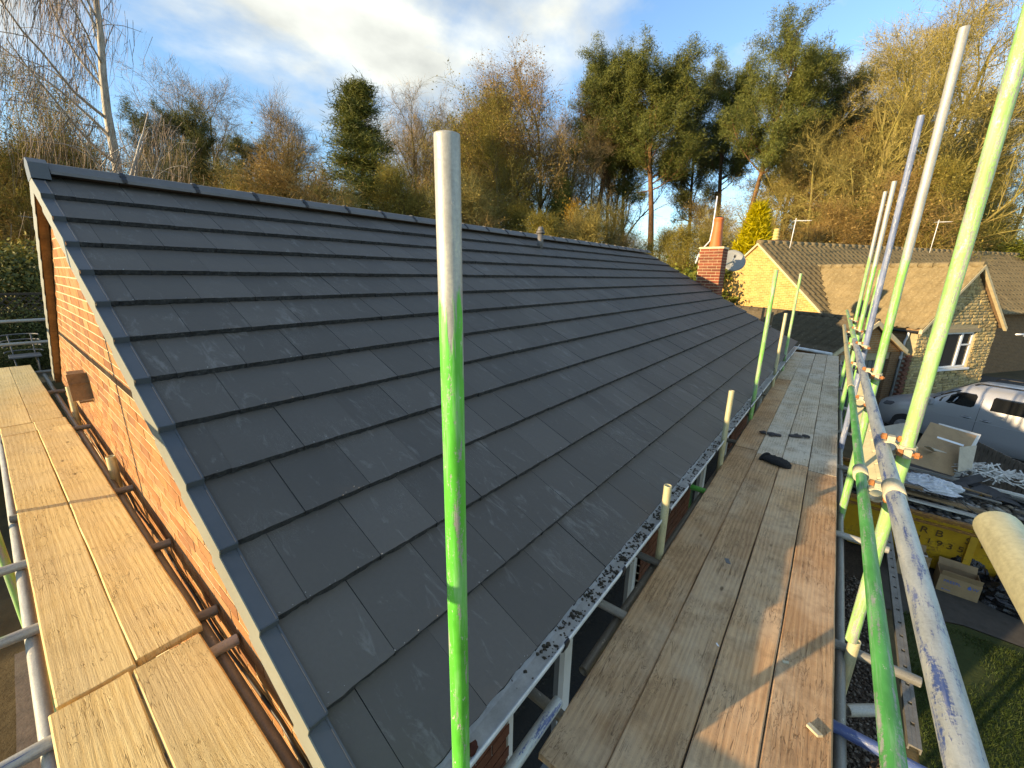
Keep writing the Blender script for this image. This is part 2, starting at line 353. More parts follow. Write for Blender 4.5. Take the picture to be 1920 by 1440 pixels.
M['path'] = m_ground('concrete_path', (.05, .045, .038), (.095, .085, .072), 7, .4, .01)
M['drive'] = m_ground('tarmac_drive', (.045, .043, .042), (.085, .08, .075), 18, .5, .01)
M['grass'] = m_leaf('grass_blade', [(.2, (.030, .055, .010)), (.6, (.055, .090, .018)), (.9, (.10, .11, .035))], .6, .3)
sheet('ground', [(-300, -300), (400, -300), (400, 400), (-300, 400)], GZ, M['ground'])
sheet('gravel_bed', [(-3, -1.15), (13, -1.15), (13, .9), (-3, .9)], GZ + .008, M['gravel'])
sheet('lawn', [(1.5, -12), (7.35, -12), (7.35, -2.0), (7.1, -1.35), (1.5, -1.30)], GZ + .012, M['lawn'])
sheet('path', [(7.25, -12), (8.5, -12), (8.5, -1.0), (7.0, -.9), (7.12, -1.35), (7.37, -2.0)], GZ + .016, M['path'])
sheet('driveway', [(8.5, -14), (30, -14), (30, -1.2), (8.5, -.8)], GZ + .006, M['drive'])
rg = np.random.default_rng(3)
def blades(n, gen, h, w, lean=.5):
    p = gen(n); a = rg.uniform(0, 6.283, n); hh = h * rg.uniform(.5, 1.2, n); d = rg.normal(0, lean, (n, 2)) * hh[:, None]
    side = np.stack([np.cos(a), np.sin(a), np.zeros(n)], 1) * w
    tip = p + np.concatenate([d, hh[:, None]], 1)
    V = np.concatenate([p - side, p + side, tip]); i = np.arange(n); F = np.stack([i, i + n, i + 2 * n], 1); return V, F
def lawn_pts(n):
    x = rg.uniform(3.0, 7.2, n); y = -1.38 - np.abs(rg.uniform(0, 3.2, n)); k = ~(((x - 6.6) / .75) ** 2 + ((y + 1.75) / .45) ** 2 < rg.uniform(.3, 1.1, n))
    return np.stack([x[k], y[k], np.full(k.sum(), GZ + .01)], 1)
p_ = lawn_pts(60000); V_, F_ = blades(len(p_), lambda n: p_, .05, .0035)
tag(np_mesh('grass', V_, F_, M['grass'], kind='stuff'), 'short shaded green grass of the lawn beside the path', 'grass')
def pebbles(n, x0, x1, y0, y1, z, smin, smax):
    c = np.stack([rg.uniform(x0, x1, n), rg.uniform(y0, y1, n), np.full(n, z)], 1); s = rg.uniform(smin, smax, n)
    o = np.array([[1, 0, 0], [-1, 0, 0], [0, 1, 0], [0, -1, 0], [0, 0, .7], [0, 0, -.7]]); f = np.array([[0, 2, 4], [2, 1, 4], [1, 3, 4], [3, 0, 4], [2, 0, 5], [1, 2, 5], [3, 1, 5], [0, 3, 5]])
    V = c[:, None, :] + (o[None] + rg.normal(0, .25, (n, 6, 3))) * s[:, None, None]
    F = f[None] + (np.arange(n) * 6)[:, None, None]; return V.reshape(-1, 3), F.reshape(-1, 3)
M['pebble'] = m_leaf('pebble', [(.2, (.035, .024, .017)), (.6, (.10, .072, .052)), (.95, (.30, .26, .22))], .8, 0.0)
V_, F_ = pebbles(9000, 1.2, 7.6, -1.12, .1, GZ + .014, .010, .028); tag(np_mesh('gravel', V_, F_, M['pebble'], kind='stuff'), 'loose brown gravel below the scaffold walkway', 'gravel')

# ================================================================ HOUSE
AL = .498; GA = .34; X0 = .3533; XE = 12.10
Pr = Vector((X0, 4.6239, 4.5357)); SD = Vector((0, -math.cos(AL), -math.sin(AL))); NR = Vector((0, -math.sin(AL), math.cos(AL)))
RY = 4.70                                   # ridge line
def roofz(y): return Pr.z - abs(y - RY) * math.tan(AL) + (RY - Pr.y) * math.tan(AL)
house = thing('bungalow', 'brick bungalow with a newly laid dark grey slate-look tiled roof', 'house', (0, 0, GZ))
# roof deck, both slopes
mb = MB()
for sgn in (1, -1):
    e = Pr + SD * (13 * GA - .10) - NR * .06; top = Vector((0, RY, roofz(RY) - .065))
    ye = e.y if sgn == 1 else 2 * RY - e.y
    p = [(X0 + .02, top.y, top.z), (X0 + .02, ye, e.z), (XE - .02, ye, e.z), (XE - .02, top.y, top.z)]
    q = [(x, y, z - .03) for x, y, z in p]
    mb.raw(p + q, [(0, 1, 2, 3) if sgn == 1 else (3, 2, 1, 0), (7, 6, 5, 4), (0, 4, 5, 1), (1, 5, 6, 2), (2, 6, 7, 3)])
M['felt'] = plain('roof_felt', (.02, .02, .02), .9); roof = mb.build('roof', M['felt'], house)
tilt = math.atan(.0325 / GA); UP = -SD; ty = UP * math.cos(tilt) - NR * math.sin(tilt)
TW = .31; TL = .425; TH = .030
def tile_mesh(seed, w):
    r = random.Random(seed); n = 9; mb = MB(); P = []
    for i in range(n + 1):
        x = w * i / n
        P.append((x, r.uniform(-.0018, .0018), 0.0 + r.uniform(-.0012, .0008)))
    for i in range(n + 1):
        x = w * i / n; P.append((x, r.uniform(-.004, .006), -TH + r.uniform(-.003, .004)))
    P += [(0, TL, 0), (w, TL, 0), (0, TL, -TH), (w, TL, -TH)]
    a, b = 0, n + 1; c = 2 * (n + 1)
    mb.raw(P, [tuple(range(0, n + 1)) + (c + 1, c)])
    mb.raw([], [(b + i - len(P), b + i + 1 - len(P), a + i + 1 - len(P), a + i - len(P)) for i in range(n)])
    mb.raw([], [(a - len(P), c - len(P), c + 2 - len(P), b - len(P)), (n - len(P), b + n - len(P), c + 3 - len(P), c + 1 - len(P))])
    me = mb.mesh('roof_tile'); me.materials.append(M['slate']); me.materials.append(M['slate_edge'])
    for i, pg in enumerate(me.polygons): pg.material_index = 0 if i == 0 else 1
    return me
TM = [tile_mesh(i, TW - .0022) for i in range(6)]
tiles = []
for k in range(1, 14):
    jx = .155 if k % 2 else .31
    js = [.006] + [jx + TW * i for i in range(60) if jx + TW * i < XE - X0 - .02] + [XE - X0 - .006]
    for a, b in zip(js[:-1], js[1:]):
        if b - a < .03: continue
        o = Pr + SD * (k * GA); o = Vector((X0 + a + .0015, o.y, o.z)) + NR * rnd.uniform(-.0015, .0015)
        cen = o + Vector(((b - a) / 2, 0, 0)) + UP * .17
        tiles.append(((cen - CAM).length, o, b - a, rnd.randrange(6), rnd.uniform(-.004, .004)))
tiles.sort(key=lambda q: q[0])
RT = Matrix((Vector((1, 0, 0)), ty, Vector((1, 0, 0)).cross(ty))).transposed().to_4x4()
rest = []
for i, (d, o, w, var, jz) in enumerate(tiles):
    Mx = Matrix.Translation(o) @ RT @ Matrix.Rotation(jz, 4, 'Z') @ Matrix.Diagonal((w / TW, 1, 1, 1))
    if i < 300: link('roof_tile', TM[var], None, roof, Mx)
    else: rest.append((Mx, TM[var]))
def join(name, items, parent, mats, kind='stuff'):
    V, F, MI = [], [], []
    for Mx, me in items:
        b = len(V); V += [tuple(Mx @ v.co) for v in me.vertices]
        for pg in me.polygons: F.append(tuple(i + b for i in pg.vertices)); MI.append(pg.material_index)
    me = bpy.data.meshes.new(name); me.from_pydata(V, [], F)
    for mm in mats: me.materials.append(mm)
    me.polygons.foreach_set('material_index', MI); me.update()
    return tag(link(name, me, None, parent), kind=kind)
join('roof_tiles', rest, roof, [M['slate'], M['slate_edge']])
# crumbs of cut tile and dust lying at the course edges
cr_v = []
for i in range(900):
    k = rnd.randint(3, 13); d, o, w, var, jz = rnd.choice(tiles[:330])
    cr_v.append(o + Vector((rnd.uniform(0, .3), 0, 0)) + ty * abs(rnd.gauss(0, .012)) + NR * .001)
cv = np.array([tuple(p) for p in cr_v]); n = len(cv)
V_, F_ = pebbles(n, 0, 1, 0, 1, 0, .0012, .0042); V_ = V_.reshape(n, 6, 3); V_ = V_ - V_.mean(1, keepdims=True) + cv[:, None, :]
np_mesh('tile_crumbs', V_.reshape(-1, 3), F_, plain('tile_crumb', (.32, .31, .29), .9, .4, 40), roof, 'stuff')
# dry verge caps, one for each course, both slopes of the near gable
mbv = MB()
mbv.box((-.007, -.012, .001), (.052, .345, .007))
mbv.box((-.0055, -.0155, -.033), (.052, -.0125, .0065)); mbv.box((.046, -.010, .0072), (.052, .345, .0095))
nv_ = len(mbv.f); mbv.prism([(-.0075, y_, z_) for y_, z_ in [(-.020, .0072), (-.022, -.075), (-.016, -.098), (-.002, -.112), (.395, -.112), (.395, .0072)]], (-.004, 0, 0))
vme = mbv.mesh('verge_cap'); vme.materials.append(M['verge']); vme.materials.append(M['verge_sunlit'])
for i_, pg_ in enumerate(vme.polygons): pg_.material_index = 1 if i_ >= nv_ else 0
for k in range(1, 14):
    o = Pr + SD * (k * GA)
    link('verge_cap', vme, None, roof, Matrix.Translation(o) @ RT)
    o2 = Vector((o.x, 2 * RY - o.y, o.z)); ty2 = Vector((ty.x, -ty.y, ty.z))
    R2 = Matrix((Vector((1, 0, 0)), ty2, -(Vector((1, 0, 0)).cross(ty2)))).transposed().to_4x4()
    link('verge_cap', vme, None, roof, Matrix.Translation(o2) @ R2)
# brown undercloak board below the rear verge
a = Vector((.36, RY + .1, roofz(RY) - .16)); b = Vector((.36, 8.62, roofz(8.62) - .12))
mb = MB(); mb.raw([(x, p.y, p.z + dz) for x in (.352, .408) for p in (a, b) for dz in (0, -.03)], [(0, 1, 3, 2), (4, 6, 7, 5), (0, 4, 5, 1), (2, 3, 7, 6), (0, 2, 6, 4), (1, 5, 7, 3)])
mb.build('bargeboard', M['timber'], roof)
# ridge tiles
rz0 = roofz(RY) + .045; jr = [X0 + .085] + [.84 + .4767 * i for i in range(0, 24) if .84 + .4767 * i < XE] + [XE]
def ridge_prof(w=.118, h=.083, th=.014):
    o = [(-w, -h), (-w * .93, -h + .022), (-.035, -.004), (0, .004), (.035, -.004), (w * .93, -h + .022), (w, -h)]
    i = [(w - th, -h), (w * .93 - th, -h + .016), (.028, -.02), (0, -.014), (-.028, -.02), (-w * .93 + th, -h + .016), (-w + th, -h)]
    return o + i
for a, b in zip(jr[:-1], jr[1:]):
    mb = MB(); pr = ridge_prof(); mb.prism([(a + .004, RY + y, rz0 + z) for y, z in pr], (b - a - .008, 0, 0)); mb.build('ridge_tile', M['ridge'], roof)
for xx in jr[1:-1]:
    mb = MB(); pr = ridge_prof(.124, .086, .012); mb.prism([(xx - .014, RY + y, rz0 + .008 + z) for y, z in pr], (.028, 0, 0))
    for q in (-.07, -.035, .035, .07): mb.box((xx - .02, RY + q - .009, rz0 - abs(q) * .62 + .004), (xx + .02, RY + q + .009, rz0 - abs(q) * .62 + .018))
    mb.build('ridge_union', M['black'], roof)
mb = MB(); pr = [(-.135, -.125), (-.118, -.02), (-.03, .018), (.03, .018), (.118, -.02), (.135, -.125)]
mb.prism([(X0 - .014, RY + y, rz0 + z) for y, z in pr], (.098, 0, 0)); mb.build('ridge_end_cap', M['verge'], roof)
# soil vent terminal near the ridge
v0 = Vector((6.22, RY - .34, roofz(RY - .34)))
mb = MB(); mb.tube(v0 - Vector((0, 0, .1)), v0 + Vector((0, 0, .20)), .05, n=14); mb.tube(v0 + Vector((0, 0, .20)), v0 + Vector((0, 0, .23)), .075, n=14)
mb.tube(v0 + Vector((0, 0, .23)), v0 + Vector((0, 0, .31)), .07, .035, n=14); mb.build('vent_terminal', M['ridge'], roof)

# gable wall: mortar backing and bricks that stand 6 mm proud of it
WX = .412
mb = MB(); mb.prism([(WX + .0022, .95, GZ), (WX + .0022, .95, roofz(.95) - .13), (WX + .0022, RY, roofz(RY) - .13), (WX + .0022, 2 * RY - .95, roofz(.95) - .13), (WX + .0022, 2 * RY - .95, GZ)], (.28, 0, 0))
gable = mb.build('gable_wall', M['mortar'], house)
BX = MB().box((0, -.1075, 0), (.05, .1075, .065)).mesh('brick'); BX.materials.append(M['brick'])
br = []; z = .45; row = 0
while z < roofz(RY):
    zt = z + .065; ylo = .95; yhi = 2 * RY - .95
    half = (roofz(RY) - .10 - zt) / math.tan(AL)
    ylo = max(ylo, RY - half); yhi = min(yhi, RY + half)
    y = .95 - (.1125 if row % 2 else 0)
    while y < yhi:
        a, b = max(y, ylo), min(y + .215, yhi)
        if b - a > .03:
            c = Vector((WX + rnd.uniform(-.0010, .0010), (a + b) / 2, z)); br.append(((c - CAM).length * (1 if z > 2.3 else 2.2), c, (b - a) / .215))
        y += .225
    z += .075; row += 1
br.sort(key=lambda q: q[0]); rest = []
for i, (d, c, sc) in enumerate(br):
    Mx = Matrix.Translation(c) @ Matrix.Rotation(rnd.gauss(0, .003), 4, 'X') @ Matrix.Diagonal((1, sc, 1, 1))
    if i < 300: link('brick', BX, None, gable, Mx)
    else: rest.append((Mx, BX))
join('brickwork', rest, gable, [M['brick']])
# broken timber box left in the gable, hole towards the eaves
pb = Vector((WX, 5.35, 2.86)); bxo = empty('timber_box', pb); tag(bxo, 'broken weathered timber box stuck out from the sunlit gable brickwork', 'box')
for nm, lo, hi, rx in (('side_board', (-.10, .14, -.12), (.0, .16, .05), .10), ('side_board', (-.13, -.16, -.13), (.0, -.135, .11), -.12), ('lid', (-.11, -.15, .065), (.0, .14, .082), .24), ('base_board', (-.09, -.14, -.135), (0, .14, -.120), .1), ('back_board', (-.004, -.134, -.118), (0, .138, .055), .0)):
    MB().box(lo, hi, Matrix.Translation(pb) @ Matrix.Rotation(rx, 4, 'X')).build(nm, M['timber'], bxo)
# front wall with windows
FY = .95; wins = [(1.22, 2.95), (4.32, 6.3), (7.6, 9.4)]; WZ0, WZ1 = .45, 1.78
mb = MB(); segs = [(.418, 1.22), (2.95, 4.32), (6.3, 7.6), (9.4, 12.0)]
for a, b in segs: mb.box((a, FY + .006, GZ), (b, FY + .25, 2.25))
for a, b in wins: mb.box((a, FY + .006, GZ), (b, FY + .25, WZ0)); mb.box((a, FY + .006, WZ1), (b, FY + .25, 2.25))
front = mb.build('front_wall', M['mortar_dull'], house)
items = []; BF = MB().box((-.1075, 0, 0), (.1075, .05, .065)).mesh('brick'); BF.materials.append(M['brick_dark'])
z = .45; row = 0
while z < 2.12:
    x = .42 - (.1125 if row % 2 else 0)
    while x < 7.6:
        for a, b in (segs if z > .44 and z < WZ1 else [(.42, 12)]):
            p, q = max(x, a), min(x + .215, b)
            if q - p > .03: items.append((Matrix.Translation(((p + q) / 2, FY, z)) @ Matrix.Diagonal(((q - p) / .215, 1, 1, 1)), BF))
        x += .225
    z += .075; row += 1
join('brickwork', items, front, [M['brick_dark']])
MB().box((.418, FY + .3, GZ), (12.0, FY + .34, 2.2)).build('inner_leaf', M['timber'], house)
for a, b in wins:
    f = MB(); 
    f.box((a, FY + .03, WZ0), (a + .07, FY + .10, WZ1)).box((b - .07, FY + .03, WZ0), (b, FY + .10, WZ1)).box((a + .07, FY + .03, WZ0), (b - .07, FY + .10, WZ0 + .07)).box((a + .07, FY + .03, WZ1 - .07), (b - .07, FY + .10, WZ1))
    win = f.build('window', M['upvc'], house)
    c = a + (b - a) * .36
    MB().box((c - .045, FY + .025, WZ0 + .07), (c + .045, FY + .105, WZ1 - .07)).build('mullion', M['upvc'], win)
    for p, q in ((a + .07, c - .045), (c + .045, b - .07)): MB().box((p, FY + .06, WZ0 + .07), (q, FY + .068, WZ1 - .07)).build('pane', M['glass'], win)
    MB().box((a - .03, FY - .07, WZ0 - .04), (b + .03, FY + .03, WZ0 - .002)).build('sill', M['upvc'], win)
MB().box((.40, .862, 2.19), (12.05, .885, 2.375)).build('fascia', M['upvc'], house)
MB().box((.415, .885, 2.19), (12.05, .955, 2.205)).build('soffit', M['upvc'], house)
# gutter
gp = [(.692, 2.362), (.689, 2.352), (.700, 2.315), (.722, 2.292), (.785, 2.290), (.812, 2.305), (.818, 2.37)]
gi = [(.815, 2.37), (.809, 2.307), (.784, 2.2945), (.724, 2.2965), (.704, 2.317), (.6945, 2.352), (.697, 2.360)]
mb = MB(); mb.prism([(.385, y, z) for y, z in gp + gi], (11.75, 0, 0)); gut = mb.build('gutter', M['gutter'], house)
MB().box((.37, .685, 2.285), (.384, .822, 2.372)).build('stop_end', M['gutter'], gut)
for xx in (1.28, 1.875, 2.62, 3.08, 3.9, 4.7, 5.6, 6.5, 7.4, 8.3, 9.2, 10.1):
    mb = MB(); mb.prism([(xx - .016, y, z) for y, z in [(.686, 2.367), (.682, 2.352), (.693, 2.312), (.718, 2.286), (.79, 2.284), (.79, 2.2885), (.72, 2.2905), (.6975, 2.314), (.6895, 2.353), (.694, 2.367)]], (.032, 0, 0)); mb.build('gutter_bracket', M['black'], gut)
n = 1900; xs = np.concatenate([rg.gamma(2.2, .62, n // 2) + 1.0, rg.uniform(1.5, 6.5, n // 2)]); ph = (xs * 7.5) % 1
keep = (np.sin(xs * 47) + np.sin(xs * 31 + 1) + rg.normal(0, .9, n) > -.1); xs = xs[keep]; m_ = len(xs)
V_, F_ = pebbles(m_, 0, 1, 0, 1, 0, .002, .012); V_ = V_.reshape(m_, 6, 3); V_ -= V_.mean(1, keepdims=True)
cc = np.stack([xs, np.where(rg.random(m_) < .75, rg.uniform(.725, .80, m_), rg.uniform(.705, .73, m_)), np.full(m_, 2.297)], 1); V_ = V_ + cc[:, None, :]
np_mesh('silt', V_.reshape(-1, 3), F_, M['moss'], gut, 'stuff')
lf = MB(); pts = [(math.cos(t) * .028 * (1 + .18 * math.sin(5 * t)), math.sin(t) * .020 * (1 + .2 * math.cos(3 * t)), .003 * math.sin(2 * t)) for t in [i * .45 for i in range(14)]]
lf.raw([(.745 + x, .745 + y, 2.304 + z) for x, y, z in pts] + [(.745 + x, .745 + y, 2.3025 + z) for x, y, z in pts], [tuple(range(14)), tuple(reversed(range(14, 28)))] + [(i, (i + 1) % 14, 14 + (i + 1) % 14, 14 + i) for i in range(14)])
tag(lf.build('fallen_leaf', plain('dead_leaf', (.12, .028, .014), .7, .3, 40)), 'dead dark red leaf lying in the white eaves gutter', 'leaf')
# far gable chimney of the bungalow with a clay pot
ch = empty('chimney', (12.45, 3.02, GZ)); ch.parent = house; ch.matrix_parent_inverse = house.matrix_world.inverted()
cx0, cx1, cy0, cy1, cz1 = 12.16, 12.72, 2.72, 3.30, 4.66
MB().box((cx0 + .008, cy0 + .008, GZ), (cx1 - .008, cy1 - .008, cz1)).build('stack_core', M['mortar'], ch)
M['brick_ch'] = m_brick('chimney_brick', [(0, (.20, .055, .032)), (.4, (.27, .075, .042)), (.7, (.16, .05, .032)), (1, (.24, .085, .05))])
z = 2.7; row = 0
BC = {}
for ax in (0, 1):
    BC[ax] = (MB().box((0, -.1075, 0), (.03, .1075, .065)) if ax == 0 else MB().box((-.1075, 0, 0), (.1075, .03, .065))).mesh('brick'); BC[ax].materials.append(M['brick_ch'])
while z < cz1 - .06:
    o = .1125 if row % 2 else 0
    y = cy0 - o
    while y < cy1 - .02:
        a, b = max(y, cy0), min(y + .215, cy1)
        if b - a > .02: link('brick', BC[0], None, ch, Matrix.Translation((cx0, (a + b) / 2, z)) @ Matrix.Diagonal((1, (b - a) / .215, 1, 1)))
        y += .225
    x = cx0 + .032 - (0 if row % 2 else .1125)
    while x < cx1 - .02:
        a, b = max(x, cx0 + .032), min(x + .215, cx1)
        if b - a > .02: link('brick', BC[1], None, ch, Matrix.Translation(((a + b) / 2, cy0, z)) @ Matrix.Diagonal(((b - a) / .215, 1, 1, 1)))
        x += .225
    z += .075; row += 1
MB().box((cx0 - .02, cy0 - .02, cz1 - .03), (cx1 + .02, cy1 + .02, cz1 + .02), None, .015).build('flaunching', M['mortar'], ch)
pc = Vector((12.46, 2.99, cz1)); mb = MB()
for (za, ra), (zb, rb) in zip([(0, .155), (.06, .15), (.60, .115), (.64, .115), (.70, .128), (.74, .118)], [(.06, .15), (.60, .115), (.64, .115), (.70, .128), (.74, .118), (.741, .08)]): mb.tube(pc + Vector((0, 0, za + .02)), pc + Vector((0, 0, zb + .02)), ra, rb, 20, False)
mb.build('chimney_pot', plain('terracotta', (.52, .13, .035), .6, .2, 10, bump=.2), ch)
MB().tube(pc + Vector((0, 0, .735)), pc + Vector((0, 0, .79)), .10, .085, 16).build('pot_cowl', M['black'], ch)
mast = MB(); mast.path([at(1304, 494, 11.2), at(1310, 478, 11.2), at(1318, 466, 11.2), at(1331, 452, 11.2), at(1336, 430, 11.2), at(1345, 368, 11.2)], .018, 8)
tag(mast.build('aerial_mast', M['upvc']), 'thin cranked pale aerial mast strapped to the red brick chimney', 'aerial')
for q in (at(1312, 478, 11.25), at(1307, 490, 11.25)): MB().box(q - Vector((.06, .05, .02)), q + Vector((.1, .05, .02))).build('mast_clamp', M['black'], bpy.data.objects['aerial_mast'])
# satellite dish carried by a bracket on the chimney
dish = thing('satellite_dish', 'round grey mesh satellite dish on an arm beside the red chimney', 'dish', at(1375, 488, 12.0))
dc = at(1375, 488, 12.0); nrm = (Vector((-.78, -.25, .42))).normalized(); Md = frame(dc, nrm.orthogonal(), nrm)
mb = MB(); N = 28; P = [(0, 0, -.07)]
for i in range(1, 5):
    r = i / 4
    for j in range(N): t = 2 * math.pi * j / N; P.append((.35 * r * math.cos(t), .31 * r * math.sin(t), -.07 * (1 - r * r)))
F = [(0, 1 + j, 1 + (j + 1) % N) for j in range(N)]
for i in range(3):
    for j in range(N): F.append((1 + i * N + j, 1 + (i + 1) * N + j, 1 + (i + 1) * N + (j + 1) % N, 1 + i * N + (j + 1) % N))
mb.raw([Md @ Vector(p) for p in P], F, True); dp = mb.build('reflector', plain('dish_grey', (.25, .26, .25), .55, .2, 30), dish)
sol = dp.modifiers.new('thickness', 'SOLIDIFY'); sol.thickness = .012
mb = MB(); mb.tube(dc - nrm * .06, Vector((12.72, 2.95, 4.12)), .02, n=8); mb.build('bracket', M['fitting'], dish)
tip = dc + nrm * .30 + Vector((0, 0, -.02)); mb = MB(); mb.tube(dc + Vector((.1, .1, -.26)), tip, .011, n=6); mb.build('feed_arm', M['upvc'], dish); MB().tube(tip, tip - nrm * .07, .03, n=10).build('receiver', M['black'], dish)
# ================================================================ SCAFFOLD
TUBES = {}
def tube_mesh(L, r, mat, n=24):
    key = (round(L, 3), round(r, 4), mat.name)
    if key in TUBES: return TUBES[key]
    mb = MB(); ri = r * .82; P = []; F = []
    rings = [(ri, .10), (ri, 0.0), (r * .985, 0.0), (r, .003)] + [(r, L * i / 6) for i in range(1, 6)] + [(r, L - .003), (r * .985, L), (ri, L), (ri, L - .10)]
    for rr, z in rings:
        for j in range(n): t = 2 * math.pi * j / n; P.append((rr * math.cos(t), rr * math.sin(t), z))
    for i in range(len(rings) - 1):
        for j in range(n): F.append((i * n + j, i * n + (j + 1) % n, (i + 1) * n + (j + 1) % n, (i + 1) * n + j))
    F.append(tuple(range(n))); F.append(tuple((len(rings) - 1) * n + j for j in reversed(range(n))))
    mb.raw(P, F, True); me = mb.mesh('scaffold_tube'); me.materials.append(mat)
    TUBES[key] = me; return me
def tube(p0, p1, mat, label, r=.0245, group=None, name='scaffold_tube', cat='scaffold tube'):
    p0, p1 = Vector(p0), Vector(p1); d = p1 - p0
    Mx = Matrix.Translation(p0) @ d.to_track_quat('Z', 'Y').to_matrix().to_4x4()
    o = link(name, tube_mesh(d.length, r, M[mat]), None, None, Mx)
    return tag(o, label, cat, group)
def coupler(parent, p, axis_a, axis_b, r=.026, bolt=(1, 0, 0)):
    """right-angle coupler: two bands, a saddle and two rusty bolts, clamped at p; belongs to the tube that carries it"""
    p = Vector(p); a = Vector(axis_a).normalized(); b = Vector(axis_b).normalized(); c = a.cross(b).normalized()
    body = MB()
    for ax, off in ((a, -1), (b, 1)):
        q = p + c * (off * (r + .002)); side = ax.cross(c).normalized(); n = 14; P = []; F = []
        for k, h in ((r + .001, -.024), (r + .008, -.024), (r + .008, .024), (r + .001, .024)):
            for j in range(n): t = 2 * math.pi * j / n; P.append(q + ax * h + (side * math.cos(t) + c * math.sin(t)) * k)
        for i in range(4):
            for j in range(n): F.append((i * n + j, i * n + (j + 1) % n, ((i + 1) % 4) * n + (j + 1) % n, ((i + 1) % 4) * n + j))
        body.raw(P, F, False)
        fl = q + side * (r + .016); MF = frame(fl, side, ax); body.box((-.014, -.013, -.020), (.012, .013, .020), MF, .004)
    cp = body.build('coupler', M['fitting'], parent)
    for ax, off in ((a, -1), (b, 1)):
        q = p + c * (off * (r + .002)); side = ax.cross(c).normalized(); e = q + side * (r + .020)
        mb = MB(); mb.tube(e - c * .045, e + c * .035, .0075, n=8); mb.tube(e + c * .016, e + c * .032, .015, n=6, smooth=False); mb.tube(e - c * .036, e - c * .022, .014, n=6, smooth=False); mb.build('bolt', M['rust'], cp)
    return cp
WYW = .0157; wd = Vector((math.cos(WYW), math.sin(WYW), 0)); wn_ = Vector((-math.sin(WYW), math.cos(WYW), 0))
def wy(x, y0): return y0 + (x - 1.1) * math.tan(WYW)
def board(name, p0, direc, L, w, th, mat, label, group, seed, z=0.0, roll=0.0):
    """scaffold board: eased edges, slightly cupped and split at the ends; p0 = middle of its near end, top face"""
    r = random.Random(seed); n = 14; mb = MB(); P = []; c = .006; cs = [(-w / 2, -th), (w / 2, -th), (w / 2, -c), (w / 2 - c, 0), (w / 4, -.001), (0, -.002), (-w / 4, -.001), (-w / 2 + c, 0), (-w / 2, -c)]
    k = len(cs); F = []
    for i in range(n + 1):
        x = L * i / n; e1 = r.uniform(-.002, .002); e2 = r.uniform(-.002, .002); bow = .004 * math.sin(math.pi * i / n) * r.choice((1, .8))
        for (y, zz) in cs:
            xo = 0
            if i in (0, n): xo = r.uniform(-.004, .004)
            P.append((x + xo, y + (e1 if y > 0 else e2), zz + bow))
    for i in range(n):
        for j in range(k): F.append((i * k + j, (i + 1) * k + j, (i + 1) * k + (j + 1) % k, i * k + (j + 1) % k))
    F = [tuple(reversed(f)) for f in F]
    F.append(tuple(range(k))[::-1] if False else tuple(range(k))); F.append(tuple(n * k + j for j in reversed(range(k))))
    mb.raw(P, F, False); Mx = frame(p0, direc) @ Matrix.Rotation(roll, 4, 'X')
    return tag(mb.build(name, M[mat], None, Mx), label, 'scaffold board', group)
ZW = 2.10
rowx = [(1.0, 4.765), (4.775, 8.905), (8.915, 12.62)]; which = ['outermost', 'second from the outer edge', 'third from the outer edge', 'innermost, next to the gutter']
rown = ['in the length that lies beyond the black hat', 'in the middle length holding the gloves', 'in the last length by the garage roof']
for ri, (xa, xb) in enumerate(rowx):
    for i in range(4):
        yl = .634 - .2295 * i; jx = [[.0, -.03, -.05, -.06], [.10, .03, -.01, -.1], [0, 0, .02, .01]][ri][i]; jb = [[.10, .03, -.01, -.1], [0, 0, .02, .01], [.01, -.01, .02, 0]][ri][i]
        x0 = xa + jx; L = xb + jb - x0 - .004
        p = Vector((x0, wy(x0, yl) - .1145, ZW + rnd.uniform(-.003, .002)))
        yaw = WYW + rnd.uniform(-.0008, .0008)
        lab = ['brown trodden board %s, length before the black hat', 'scuffed board %s, length under the gloves', 'greyed board %s, length ending by the garage'][ri] % which[3 - i]
        board('scaffold_board', p, (math.cos(yaw), math.sin(yaw), 0), L, .2235 if i else .226, .038, ['wood_old', 'wood_old' if i == 0 else 'wood_grey', 'wood_grey'][ri], lab, None, 10 + ri * 4 + i)
# gable-end platform
ZL = 2.355
def lx(y, x0): return x0 + (1.98 - y) * .0118
for (ya, yb, xo, lab, mat, sd) in [
    (5.925, 1.985, (-.140, .086), 'middle length of gable platform', 'wood_new', 40), (1.965, -1.95, (-.160, .068), 'near length of gable platform', 'wood_new', 44),
    (6.29, 5.945, (-.140, .082), 'short make-up piece of gable platform', 'wood_new', 48), (10.15, 6.30, (-.150, .072), 'far length of gable platform', 'wood_new', 52)]:
    for j, x in enumerate(xo):
        xa = lx(ya, x) + .1125; xb = lx(yb, x) + .1125; p0 = Vector((xb, yb + (.02 if j == 1 and yb > 1.9 and yb < 2 else 0), ZL + (.004 if j and sd == 40 else 0) + rnd.uniform(-.002, .002)))
        d = Vector((xa - xb, ya - yb, 0))
        board('scaffold_board', p0, d, d.length - .006, .2225 if j == 0 else .2245, .038, mat, 'fresh yellow scaffold board, %s side, %s' % ('outer' if j == 0 else 'wall', lab), None, sd + j)
# --- near corner standard, green below and bare above
st = tube((.585, .628, GZ + .012), (.585, .628, 4.147), 't_centre', 'green scaffold pole with bare silvery top standing alone before the tiles', .0246)
M['t_centre'].node_tree  # paint runs to about 3.4 m up the tube
